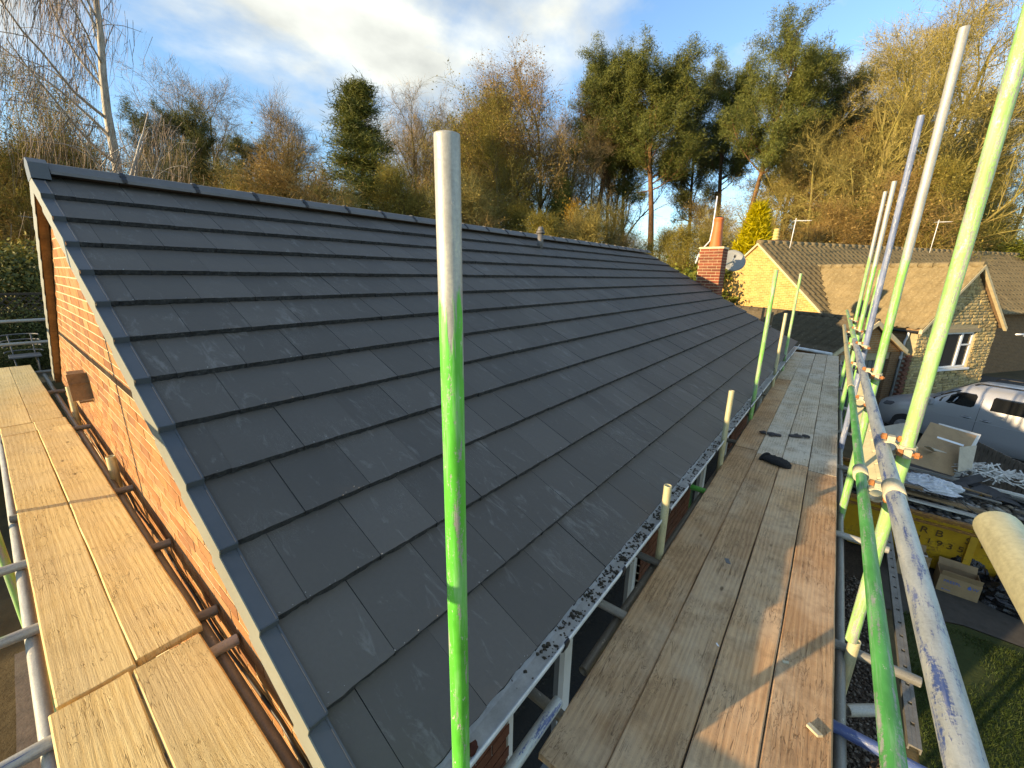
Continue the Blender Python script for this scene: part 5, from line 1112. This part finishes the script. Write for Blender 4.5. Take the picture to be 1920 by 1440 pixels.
# ================================================================ REAR GARDEN ON THE LEFT
M['dkwood'] = plain('creosoted_fence', (.055, .040, .028), .9, .35, 9, bump=.5)
mb = MB(); mb.box((-40, 12.0, GZ - .2), (1.2, 60, 1.70)); tag(mb.build('garden_bank', M['ground']), kind='structure')
gf = thing('garden_fence', 'dark slatted garden fence with a lattice top', 'fence', (-2, 15.2, 1.7))
for k in range(9): MB().box((-7, 15.2, 1.72 + k * .125), (1.15, 15.23, 1.72 + k * .125 + .112)).build('slat', M['dkwood'], gf)
for x in (-6.5, -4.6, -2.7, -.8, 1.1): MB().box((x - .05, 15.24, 1.7), (x + .05, 15.34, 3.32)).build('post', M['dkwood'], gf)
MB().box((-7, 15.2, 2.86), (1.15, 15.25, 2.91)).build('rail', M['dkwood'], gf); MB().box((-7, 15.2, 3.24), (1.15, 15.25, 3.29)).build('rail', M['dkwood'], gf)
for k in range(58):
    x = -7 + k * .14
    for sg in (1, -1): MB().box((-.25, -.004 * sg - .004, -.012), (.25, -.004 * sg + .004, .012), Matrix.Translation((x, 15.225, 3.075)) @ Matrix.Rotation(sg * R_(48), 4, 'Y')).build('lattice_lath', M['dkwood'], gf)
chair = thing('garden_chair', 'white curved-back metal garden chair in the rear garden', 'chair', (.23, 12.9, 1.7)); cw = plain('white_metal', (.11, .115, .115), .5, .1, 8)
cc_ = Vector((.22, 12.9, 1.7))
MB().box((-.22, -.22, .42), (.22, .22, .45), Matrix.Translation(cc_), .01).build('seat', cw, chair)
for k in range(4): MB().path([cc_ + Vector((.26 * math.sin(a), .26 * math.cos(a), .52 + .11 * k)) for a in [R_(-100 + 20 * j) for j in range(11)]], .012, 6).build('back_rail', cw, chair)
for a in (45, 135, 225, 315): MB().tube(cc_ + Vector((.2 * math.cos(R_(a)), .2 * math.sin(R_(a)), 0)), cc_ + Vector((.22 * math.cos(R_(a)), .22 * math.sin(R_(a)), .85 if a < 180 else .43)), .012, n=6).build('leg', cw, chair)
# timber leant below the gable platform
slab('timber_sheet', (-.62, 2.35, .55), 1.2, .5, .02, 1.3, .35, .2, M['wood_grey'], 'grey timber sheet leaning below the gable platform', 'board'); slab('timber_sheet', (-.75, 3.1, .35), 1.0, .35, .02, .9, .5, .1, M['wood_grey'], 'narrower timber offcut below the gable platform', 'board')
slab('timber_sheet', (-.35, 2.9, 1.2), 2.6, .12, .04, 1.55, .02, 0, M['fencew'], 'grey plank lying along the foot of the gable scaffold', 'board')
# ================================================================ TREES
def unit(v): return v / (np.linalg.norm(v) + 1e-9)
class Tree:
    def __init__(s, seed): s.r = np.random.default_rng(seed); s.seg = []; s.tip = []
    def grow(s, p, d, L, r, lvl, P):
        """one limb as a bent chain; P = list of per-level settings"""
        q = P[lvl]; n = q['n']; pts = [p]; rr = s.r; dd = d.copy(); step = L / n
        for i in range(n):
            dd = unit(dd + rr.normal(0, q['wob'], 3) + np.array([0, 0, q['up']])); p2 = p + dd * step; ra = r * (1 - (1 - q['tap']) * i / n); rb = r * (1 - (1 - q['tap']) * (i + 1) / n)
            s.seg.append((p, p2, ra, rb)); f = (i + 1) / n
            if lvl + 1 < len(P) and f >= q['from']:
                k = q['kids'] / max(1, round(n * (1 - q['from'])) + 1); k = int(k) + (rr.random() < k - int(k))
                for _ in range(k):
                    az = rr.uniform(0, 6.283); a = unit(np.cross(dd, [math.cos(az), math.sin(az), .3])); ang = math.radians(rr.normal(q['ang'], q['angv'])); cd = unit(dd * math.cos(ang) + a * math.sin(ang)); shp = q['shape'](f)
                    s.grow(p + (p2 - p) * rr.random(), cd, L * q['rat'] * shp * rr.uniform(.7, 1.15), max(.006, rb * q['rr']), lvl + 1, P)
            if lvl == len(P) - 1: s.tip.append((p2, dd))
            p = p2
        if lvl < len(P) - 1: s.tip.append((p, dd))
    def mesh(s, rmin=0.0, rmax=9):
        A = [q for q in s.seg if rmin <= q[2] < rmax]
        if not A: return None
        p0 = np.array([q[0] for q in A]); p1 = np.array([q[1] for q in A]); r0 = np.array([q[2] for q in A]); r1 = np.array([q[3] for q in A]); d = p1 - p0; d /= np.linalg.norm(d, axis=1)[:, None] + 1e-9
        ref = np.where(np.abs(d[:, 2:3]) < .9, np.array([[0, 0, 1.0]]), np.array([[1.0, 0, 0]])); a = np.cross(d, ref); a /= np.linalg.norm(a, axis=1)[:, None]; b = np.cross(d, a); n = 7 if rmin > .06 else 4
        V = []; 
        for p, r in ((p0, r0), (p1 + d * (r1 * .3)[:, None], r1)):
            for j in range(n): t = 2 * math.pi * j / n; V.append(p + a * (r * math.cos(t))[:, None] + b * (r * math.sin(t))[:, None])
        V = np.stack(V, 1); m_ = len(A); F = np.array([[j, (j + 1) % n, n + (j + 1) % n, n + j] for j in range(n)]); F = (F[None] + (np.arange(m_) * 2 * n)[:, None, None]).reshape(-1, 4); return V.reshape(-1, 3), F
def twigs(tr, per, L, w, droop=0.0, spread=.8):
    r = tr.r; P = np.array([t[0] for t in tr.tip]); D = np.array([t[1] for t in tr.tip]); P = np.repeat(P, per, 0); D = np.repeat(D, per, 0); n = len(P)
    D = D + r.normal(0, spread, (n, 3)) + np.array([0, 0, -droop]); D /= np.linalg.norm(D, axis=1)[:, None]; l = (L * r.uniform(.4, 1.2, n))[:, None]; P = P + r.normal(0, .12, (n, 3))
    sd = np.cross(D, r.normal(0, 1, (n, 3))); sd /= np.linalg.norm(sd, axis=1)[:, None]; mid = P + D * l * .5 + r.normal(0, .05, (n, 3)) * l; tip = P + D * l + np.array([0, 0, -droop * .35]) * l + r.normal(0, .12, (n, 3)) * l
    V = np.stack([P - sd * w, P + sd * w, mid + sd * w * .6, tip, mid - sd * w * .6], 1).reshape(-1, 3); i = (np.arange(n) * 5)[:, None]
    F = np.concatenate([i + np.array([[0, 1, 2]]), i + np.array([[0, 2, 4]]), i + np.array([[4, 2, 3]])]); return V, F
def leaves(P, r, per, rad, size, flat=1.0, asp=.6):
    P = np.repeat(P, per, 0); n = len(P); o = r.normal(0, 1, (n, 3)) * rad; o[:, 2] *= flat; P = P + o; a = r.normal(0, 1, (n, 3)); a /= np.linalg.norm(a, axis=1)[:, None]; b = np.cross(a, r.normal(0, 1, (n, 3))); b /= np.linalg.norm(b, axis=1)[:, None]; s = (size * r.uniform(.5, 1.3, n))[:, None]
    V = np.stack([P - a * s, P - b * s * asp, P + a * s, P + b * s * asp], 1).reshape(-1, 3); F = np.arange(n * 4).reshape(-1, 4); return V, F
def needles(P, r, per, L, w, upb=.35, rad=.10):
    """sprays of thin needles around every point of P"""
    P = np.repeat(P, per, 0); n = len(P); D = r.normal(0, 1, (n, 3)); D[:, 2] = np.abs(D[:, 2]) * .7 + upb * r.random(n); D /= np.linalg.norm(D, axis=1)[:, None]; l = (L * r.uniform(.5, 1.2, n))[:, None]; P = P + r.normal(0, rad, (n, 3)); sd = np.cross(D, r.normal(0, 1, (n, 3))); sd /= np.linalg.norm(sd, axis=1)[:, None]
    V = np.stack([P - sd * w, P + sd * w, P + D * l], 1).reshape(-1, 3); return V, np.arange(n * 3).reshape(-1, 3)
def tri(VF):
    V, F = VF
    return (V, F) if F.shape[1] == 3 else (V, np.concatenate([F[:, [0, 1, 2]], F[:, [0, 2, 3]]]))
def cat_(*vfs):
    V = []; F = []; b = 0
    for vf in vfs:
        v, f = tri(vf); V.append(v); F.append(f + b); b += len(v)
    return np.concatenate(V), np.concatenate(F)
one = lambda f: 1.0
BARK = m_bark('bark_brown', (.085, .062, .038), (.24, .175, .10), (.13, .125, .035), .6); BARKP = m_bark('pine_bark', (.09, .05, .028), (.26, .135, .065)); BARKB = m_bark('birch_bark', (.20, .18, .15), (.55, .52, .46)); BARKY = m_bark('mossy_bark', (.15, .12, .045), (.36, .29, .11), (.22, .20, .05), .7)
TWIG = m_leaf('bare_twigs', [(.2, (0.156, 0.111, 0.058)), (.6, (0.286, 0.202, 0.104)), (.9, (0.390, 0.299, 0.156))], .8, 0.0); TWIGB = m_leaf('birch_twigs', [(.2, (.14, .10, .08)), (.8, (.30, .235, .18))], .8, 0.0); TWIGY = m_leaf('mossy_twigs', [(.2, (0.163, 0.131, 0.037)), (.6, (0.312, 0.250, 0.075)), (.9, (0.413, 0.312, 0.106))], .8, 0.0)
RUST = m_leaf('rusty_leaves', [(.15, (.21, .125, .040)), (.5, (.34, .215, .075)), (.85, (.42, .30, .11))], .7, .3); OLIVE = m_leaf('olive_leaves', [(.15, (0.123, 0.109, 0.023)), (.5, (0.246, 0.210, 0.046)), (.85, (0.420, 0.312, 0.080))], .7, .3); PINE = m_leaf('pine_needles', [(.15, (.045, .058, .014)), (.5, (.105, .122, .028)), (.85, (.20, .205, .048))], .6, .15); DARKG = m_leaf('dark_evergreen', [(.15, (0.033, 0.045, 0.015)), (.5, (0.083, 0.093, 0.027)), (.85, (0.180, 0.173, 0.048))], .6, .15); GOLD = m_leaf('golden_conifer', [(.15, (.22, .19, .010)), (.5, (.46, .38, .018)), (.85, (.60, .50, .04))], .65, .3); AMBER = m_leaf('amber_leaves', [(.15, (.28, .13, .02)), (.5, (.46, .25, .03)), (.85, (.50, .34, .05))], .7, .3)
VAR = {}
def variant(key, trunk_vf, trunk_m, crown_vf, crown_m, H):
    out_ = []
    for nm, (V, F), mm in (('trunk', tri(trunk_vf), trunk_m), ('crown', tri(crown_vf), crown_m)):
        o = np_mesh(nm, V, F, mm, smooth=(nm == 'trunk')); out_.append(o.data); bpy.data.objects.remove(o)
    VAR[key] = (out_, float(np.percentile(crown_vf[0][:, 2], 99.7)))
def lv(n, wob, up, tap, frm, kids, ang, angv, rat, rr, shape=one): return dict(n=n, wob=wob, up=up, tap=tap, kids=kids, ang=ang, angv=angv, rat=rat, rr=rr, shape=shape, **{'from': frm})
def bare(key, seed, H, mat_b, mat_t, per=3, spread=38, tl=.7, tw=.0065, leaf=None, droop=0.0, frm=.28, r0=.24, kids=20):
    t = Tree(seed); t.grow(np.array([0, 0, 0.0]), np.array([t.r.normal(0, .04), t.r.normal(0, .04), 1.0]), H * .80, r0, 0, [lv(12, .045, .02, .22, frm, kids, spread, 9, .40, .50, lambda f: 1.15 - .75 * f + .15), lv(7, .10, .07, .3, .2, 9, 36, 10, .46, .6), lv(5, .14, .06, .35, .15, 6, 34, 12, .5, .6), lv(3, .18, .03, .5, 1.1, 0, 0, 0, 0, 0)])
    tv = t.mesh(); tw_ = twigs(t, per, tl, tw, droop, .55)
    parts = [tw_]
    if leaf: P = np.array([q[0] for q in t.tip]); parts.append(leaves(P, t.r, leaf[0], leaf[1], leaf[2]))
    variant(key, tv, mat_b, cat_(*parts), mat_t, H)
bare('bare_a', 1, 16, BARK, TWIG); bare('bare_b', 2, 15, BARK, TWIG, 3, 32); bare('bare_c', 5, 15, BARK, TWIG, 3, 45)
bare('mossy_a', 8, 20, BARKY, TWIGY, 3, 40, .8, .007, (1, .3, .05), frm=.25, r0=.36, kids=26); bare('mossy_b', 9, 19, BARKY, TWIGY, 3, 46, .8, .007, (1, .3, .05), frm=.18, r0=.32, kids=28)
bare('larch_a', 12, 19, BARK, RUST, 3, 38, .7, .007, (2, .32, .055), frm=.45, r0=.26, kids=24); bare('larch_b', 14, 18, BARK, OLIVE, 3, 40, .7, .007, (2, .34, .06), frm=.40, r0=.24, kids=24)
bare('thicket_a', 17, 8, BARK, OLIVE, 3, 40, .6, .0055, (1, .32, .045), frm=.06, r0=.11, kids=26); bare('thicket_b', 18, 8, BARK, RUST, 3, 44, .6, .0055, (1, .30, .045), frm=.06, r0=.11, kids=26); bare('thicket_c', 19, 8, BARK, TWIGY, 4, 36, .7, .0055, (1, .3, .04), frm=.05, r0=.10, kids=26)
bare('thicket_d', 20, 8, BARK, AMBER, 3, 44, .5, .010, (7, .30, .07), frm=.08, r0=.10, kids=24); bare('thicket_e', 22, 8, BARK, m_leaf('fresh_green_leaves', [(.15, (.06, .075, .012)), (.5, (.13, .15, .022)), (.85, (.23, .23, .04))], .6, .3), 3, 44, .5, .010, (7, .30, .07), frm=.05, r0=.10, kids=26)
def birch():
    t = Tree(31); H = 19; t.grow(np.array([0, 0, 0.0]), np.array([.0, .0, 1.0]), H * .9, .26, 0, [lv(14, .04, .02, .15, .22, 22, 46, 9, .34, .45, lambda f: 1.2 - .7 * f), lv(8, .08, .06, .25, .25, 8, 42, 10, .40, .5), lv(6, .10, -.12, .4, 1.1, 0, 0, 0, 0, 0)]); tv = t.mesh(); r = t.r
    P = np.array([q[0] for q in t.tip]); P = np.repeat(P, 4, 0); n = len(P); P = P + r.normal(0, .25, (n, 3)); l = r.uniform(.6, 2.0, n); V = []; K = 5; d0 = r.normal(0, .22, (n, 2)); w = .0075
    sd = np.stack([np.cos(r.uniform(0, 6.28, n)), np.sin(r.uniform(0, 6.28, n)), np.zeros(n)], 1) * w; rows = []
    for k in range(K): s = k / (K - 1); c = P.copy(); c[:, :2] += d0 * (s * l)[:, None] * (1 - .4 * s) + r.normal(0, .025, (n, 2)); c[:, 2] -= l * s; rows += [c - sd * (1 - .7 * s), c + sd * (1 - .7 * s)]
    V = np.stack(rows, 1).reshape(-1, 3); b = (np.arange(n) * 2 * K)[:, None]; F = np.concatenate([b + np.array([[2 * k, 2 * k + 1, 2 * k + 3, 2 * k + 2]]) for k in range(K - 1)]); variant('birch', tv, BARKB, (V, F), TWIGB, H)
birch()
def pine(key, seed, H, frm=.55, lean=0.0, mat=None, dens=1.0, kids=26, wide=1.0):
    t = Tree(seed); t.grow(np.array([0, 0, 0.0]), np.array([lean, lean * .4, 1.0]), H * .93, .30, 0, [lv(14, .035, .015, .25, frm, kids, 64, 14, .20 * wide, .36, lambda f: 1.3 - .6 * f), lv(6, .12, .12, .3, .25, 10, 46, 12, .42, .55), lv(3, .16, .10, .5, 1.1, 0, 0, 0, 0, 0)]); tv = t.mesh()
    P = np.array([q[0] for q in t.tip] + [q[1] for q in t.seg if q[2] < .045]); cr_ = needles(P, t.r, int(44 * dens), .25, .017, .45, .19); variant(key, tv, BARKP, cr_, mat or PINE, H)
pine('pine_a', 41, 21, .62, kids=34, wide=1.1); pine('pine_b', 42, 21, .60, .04, kids=34, wide=1.1); pine('pine_c', 44, 20, .45, .0, DARKG, 1.0, 32, 1.1)
def fir():
    t = Tree(51); H = 13; r = t.r; t.seg.append((np.zeros(3), np.array([0, 0, H * .5]), .22, .12)); t.seg.append((np.array([0, 0, H * .5]), np.array([0, 0, H * .98]), .12, .02)); pts = []
    for i in range(230):
        f = (int(r.uniform(.06, .985) * 15) + r.normal(.5, .12)) / 15; f = min(.985, max(.03, f)); L = (3.3 * (1 - f) ** .85 + .18) * r.uniform(.65, 1.1); az = r.uniform(0, 6.28); d = np.array([math.cos(az), math.sin(az), .10 + .35 * f]); p = np.array([0, 0, f * H]); n = 6
        for k in range(n): p2 = p + d * L / n + np.array([0, 0, -.02 * k + .03 * max(0, k - 3)]); t.seg.append((p, p2, .035 * (1 - k / n) + .006, .03 * (1 - k / n) + .005)); p = p2; pts += [p2 + r.normal(0, .16, 3) * (1, 1, .5) for _ in range(3)] if k > 0 else []
    variant('fir', t.mesh(), BARK, needles(np.array(pts), r, 16, .34, .014, .2, .17), PINE, H)
fir()
def golden():
    r = np.random.default_rng(61); H = 5.0; t = Tree(61); t.seg.append((np.zeros(3), np.array([0, 0, H * .9]), .10, .02)); pts = []
    for i in range(1500):
        f = r.random() ** 1.4; rad = 1.25 * (1 - f) ** .8 * (1 + .18 * math.sin(i * .7)) * math.sqrt(r.uniform(.35, 1)); az = r.uniform(0, 6.28); pts.append((rad * math.cos(az), rad * math.sin(az), f * H + .1))
    variant('golden', t.mesh(), BARK, needles(np.array(pts), r, 22, .26, .022, .6, .07), GOLD, H)
golden()
def shrub(key, seed, mat, H=3.0, R=1.6, n=700, per=12, size=.07):
    r = np.random.default_rng(seed); t = Tree(seed); pts = []
    for k in range(9): a = r.uniform(0, 6.28); d = np.array([math.cos(a) * .5, math.sin(a) * .5, 1.0]); t.seg.append((np.zeros(3), d * H * .4, .035, .02)); t.seg.append((d * H * .4, d * H * .4 + np.array([d[0] * .6, d[1] * .6, .9]) * H * .35, .02, .008))
    while len(pts) < n:
        p = r.uniform(-1, 1, 3); q = np.linalg.norm(p)
        if q < 1 and q > .35 and p[2] > -.9: pts.append((p[0] * R * (1 + .2 * math.sin(5 * p[1])), p[1] * R, (p[2] * .5 + .5) * H * (1 + .12 * math.sin(7 * p[0] + seed))))
    variant(key, t.mesh(), BARK, leaves(np.array(pts), r, per, .16, size, .8), mat, H)
shrub('shrub_dark', 71, DARKG); shrub('shrub_olive', 72, OLIVE, 3, 1.7); shrub('shrub_amber', 73, AMBER, 3, 1.2, 420); shrub('shrub_green', 74, bpy.data.materials['fresh_green_leaves'], 3, 1.7)
def tree(key, px, py, depth, label, rz=0.0, group=None, name='tree', cat='tree', base=GZ, lean=(0, 0), wide=1.0, tilt=0.0, base_px=None):
    """tree of a kind whose top is seen at (px, py), depth metres ahead; base on the ground"""
    top = at(px, py, depth); (tm, cm), H = VAR[key]; s = (top.z - base) / H
    if base_px: q = at(base_px[0], base_px[1], depth); top.x, top.y = q.x, q.y
    root = thing(name, label, cat, (top.x, top.y, base), 0, group); root.matrix_world = Matrix.Translation((top.x, top.y, base)) @ Matrix.Rotation(R_(tilt), 4, fw) @ Matrix.Rotation(lean[0], 4, 'X') @ Matrix.Rotation(lean[1], 4, 'Y') @ Matrix.Rotation(rz, 4, 'Z') @ Matrix.Diagonal((s * wide, s * wide, s, 1))
    for nm, me in (('trunk', tm), ('crown', cm)):
        o = bpy.data.objects.new(nm, me); col.objects.link(o); o.parent = root
    return root
# --- named trees, left to right along the wood behind the houses
tree('birch', 165, -190, 21, 'tall white-stemmed birch with hanging bare twigs beyond the roof ridge', 1.2, name='birch_tree', tilt=20, base_px=(158, 330))
tree('larch_b', 20, 95, 24, 'dense brown and olive tree filling the wood edge left of the birch', .3); tree('thicket_a', -60, 200, 22, 'brown thicket tree at the far left of the wood edge', 1.9); tree('thicket_b', 60, 240, 26, 'russet thicket tree low beneath the birch', 2.2)
tree('bare_c', 318, 128, 40, 'bare round-headed tree standing next to its bare twin', .4); tree('bare_a', 372, 132, 42, 'bare round-headed tree, thicker of the bare twins', 2.0)
tree('pine_c', 285, 190, 31, 'dark bushy evergreen below the bare round-headed twins', .6, name='evergreen_tree'); tree('pine_c', 380, 212, 33, 'dark bushy evergreen beside the fan-shaped bare trees', 2.6, name='evergreen_tree')
tree('bare_b', 482, 158, 34, 'bare fan-shaped tree with many upright stems', 1.0); tree('bare_b', 560, 186, 36, 'slighter bare fan-shaped tree close to the dark fir', 3.0); tree('pine_c', 452, 255, 38, 'small dark evergreen between the bare fan-shaped trees', 4.0, name='evergreen_tree')
tree('fir', 668, 156, 27, 'dense dark green conifer with a rounded tip', .0, name='conifer_tree', cat='conifer', wide=1.35)
tree('bare_a', 778, 168, 38, 'slim bare tree right of the dark green conifer', 4.4)
tree('larch_a', 985, 112, 34, 'tall rusty-orange leaved tree, first of the high group', .2); tree('larch_b', 915, 190, 31, 'tall olive-brown tree left of the rusty one', 1.6); tree('larch_a', 1065, 165, 37, 'rusty leaved tree with bare lower stems', 3.4)
tree('pine_a', 1125, 90, 36, 'tall Scots pine with a high dark crown, left of the broad one', .5, name='pine_tree', cat='pine'); tree('pine_a', 1255, 78, 32, 'broad crowned Scots pine with a long clean trunk', 2.3, name='pine_tree', cat='pine', wide=1.25); tree('pine_b', 1452, 64, 31, 'Scots pine with leaning trunk above the brick chimney', -.35, name='pine_tree', cat='pine', tilt=8, base_px=(1352, 420)); tree('pine_c', 1340, 118, 37, 'dark pine crowded behind the broad crowned pine', 1.1, name='pine_tree', cat='pine'); tree('pine_c', 1558, 132, 33, 'low dark headed pine left of the mossy trees', 3.3, name='pine_tree', cat='pine')
tree('pine_b', 1175, 108, 40, 'dark pine crown filling in behind the first Scots pine', 2.9, name='pine_tree', cat='pine'); tree('pine_a', 1385, 100, 38, 'pine crown between the broad pine and the leaning pine', 1.9, name='pine_tree', cat='pine'); tree('pine_b', 1500, 175, 36, 'small pine crown right of the leaning pine', 4.6, name='pine_tree', cat='pine'); tree('larch_a', 1030, 128, 36, 'rusty leaved tree close beside the first of the high group', 1.2, wide=1.25); tree('larch_b', 950, 150, 35, 'broad olive-brown tree behind the first of the high group', 4.1, wide=1.25); tree('bare_a', 880, 200, 38, 'bare tree at the left foot of the high group', 2.7); tree('pine_a', 930, 180, 42, 'dark pine crown behind the olive-brown tree', 4.0, name='pine_tree', cat='pine'); tree('larch_a', 1190, 160, 39, 'rusty leaved tree between the two Scots pines', 5.0)
tree('mossy_a', 1665, 45, 27, 'mossy yellow-barked tree with forked trunk behind the neighbour roof', .7); tree('mossy_b', 1800, -60, 27, 'massive mossy tree with spreading twigs behind the tall silvery-topped pole', 2.2); tree('mossy_a', 1920, -110, 25, 'mossy tree with dense twigs at the right end of the wood', 4.1)
tree('bare_c', 1620, 95, 38, 'grey bare tree showing behind the mossy forked tree', 1.4); tree('bare_a', 1745, 10, 40, 'grey bare tree top above the massive mossy tree', .2); tree('larch_a', 1540, 240, 30, 'rusty low tree under the dark headed pine', 2.8); tree('pine_c', 1700, 190, 36, 'dark evergreen filling between the mossy trees', .9, name='evergreen_tree'); tree('pine_c', 1860, 170, 34, 'dark evergreen at the right behind the mossy trees', 2.9, name='evergreen_tree'); tree('pine_c', 1600, 250, 30, 'dark evergreen low behind the neighbour chimney', 5.2, name='evergreen_tree')
tree('golden', 1425, 384, 23, 'bright golden conifer beside the yellow brick gable', .4, name='golden_conifer', cat='conifer', wide=1.1)
tree('thicket_d', 1110, 385, 29, 'amber leaved small tree above the far ridge', .3, name='small_tree', wide=.7); tree('fir', 1055, 335, 34, 'dark ivy-like clump on a stem among the pale stems', .2, name='ivy_clump', cat='ivy'); tree('thicket_a', 1330, 440, 26, 'dark ivy-clad bush behind the red chimney', 2.0, name='ivy_bush', cat='bush'); tree('shrub_green', 1296, 492, 21, 'fresh green bush peeping over the end of the roof', 1.0, name='bush', cat='bush'); tree('thicket_e', 1915, 455, 26, 'bright green hedge bush beyond the neighbour roof end', 2.0, name='bush', cat='bush', wide=1.4); tree('thicket_a', 1860, 430, 30, 'olive bush behind the neighbour ridge', 1.2, name='bush', cat='bush', wide=1.3)
# --- undergrowth along the wood edge
ug = 'undergrowth trees along the wood edge'
rr3 = random.Random(5); keys = ['thicket_a', 'thicket_b', 'thicket_c', 'thicket_b', 'thicket_c', 'thicket_a']
lbl = {'thicket_a': 'twiggy olive-brown undergrowth tree along the wood edge', 'thicket_b': 'twiggy rusty-brown undergrowth tree along the wood edge', 'thicket_c': 'twiggy mossy bare undergrowth tree along the wood edge', 'shrub_olive': 'rounded olive undergrowth bush along the wood edge'}
for i in range(44):
    px = -40 + i * 44 + rr3.uniform(-14, 14); k = keys[i % 6]; hy = {0: 310, 1: 315, 2: 315, 3: 325, 4: 370, 5: 405, 6: 390, 7: 350, 8: 340}.get(int(px // 215), 320) + rr3.uniform(-45, 40); tree(k, px, hy, rr3.uniform(23, 34), lbl[k], rr3.uniform(0, 6), ug + ', ' + k.split('_')[1], name='undergrowth_tree', cat='bush', wide=rr3.uniform(1.0, 1.35))
for i in range(14):
    px = 720 + i * 34; tree('bare_b' if i % 2 else 'bare_a', px + rr3.uniform(-12, 12), rr3.uniform(190, 270), rr3.uniform(34, 46), 'slender bare tree among the stems of the high wood', rr3.uniform(0, 6), 'slender bare trees', name='bare_tree', wide=.75)
for i in range(11):
    px = 1480 + i * 46; tree('thicket_c' if i % 2 else 'mossy_b', px, rr3.uniform(200, 300) if i % 2 == 0 else rr3.uniform(330, 390), rr3.uniform(27, 34), 'mossy tangled tree behind the neighbour roof' if i % 2 == 0 else 'low mossy thicket behind the neighbour roof', rr3.uniform(0, 6), 'mossy trees behind the neighbour roof' if i % 2 == 0 else 'low thickets behind the neighbour roof', name='tangled_tree')
# hedge plants in the rear garden
for px, py, d, k, lb in ((20, 470, 11.5, 'shrub_dark', 'dark hedge plant behind the lattice fence'), (70, 455, 12.5, 'shrub_olive', 'russet hedge plant behind the lattice fence'), (-20, 455, 12, 'shrub_dark', 'dark hedge plant at the far end of the lattice fence'), (45, 575, 9.6, 'shrub_dark', 'dark fern-like plant before the garden fence'), (10, 650, 8.6, 'shrub_dark', 'low dark plant beside the white chair'), (60, 640, 8.9, 'shrub_dark', 'low dark plant behind the white chair')): tree(k, px, py, d, lb, px, name='hedge_plant', cat='plant', base=1.7)
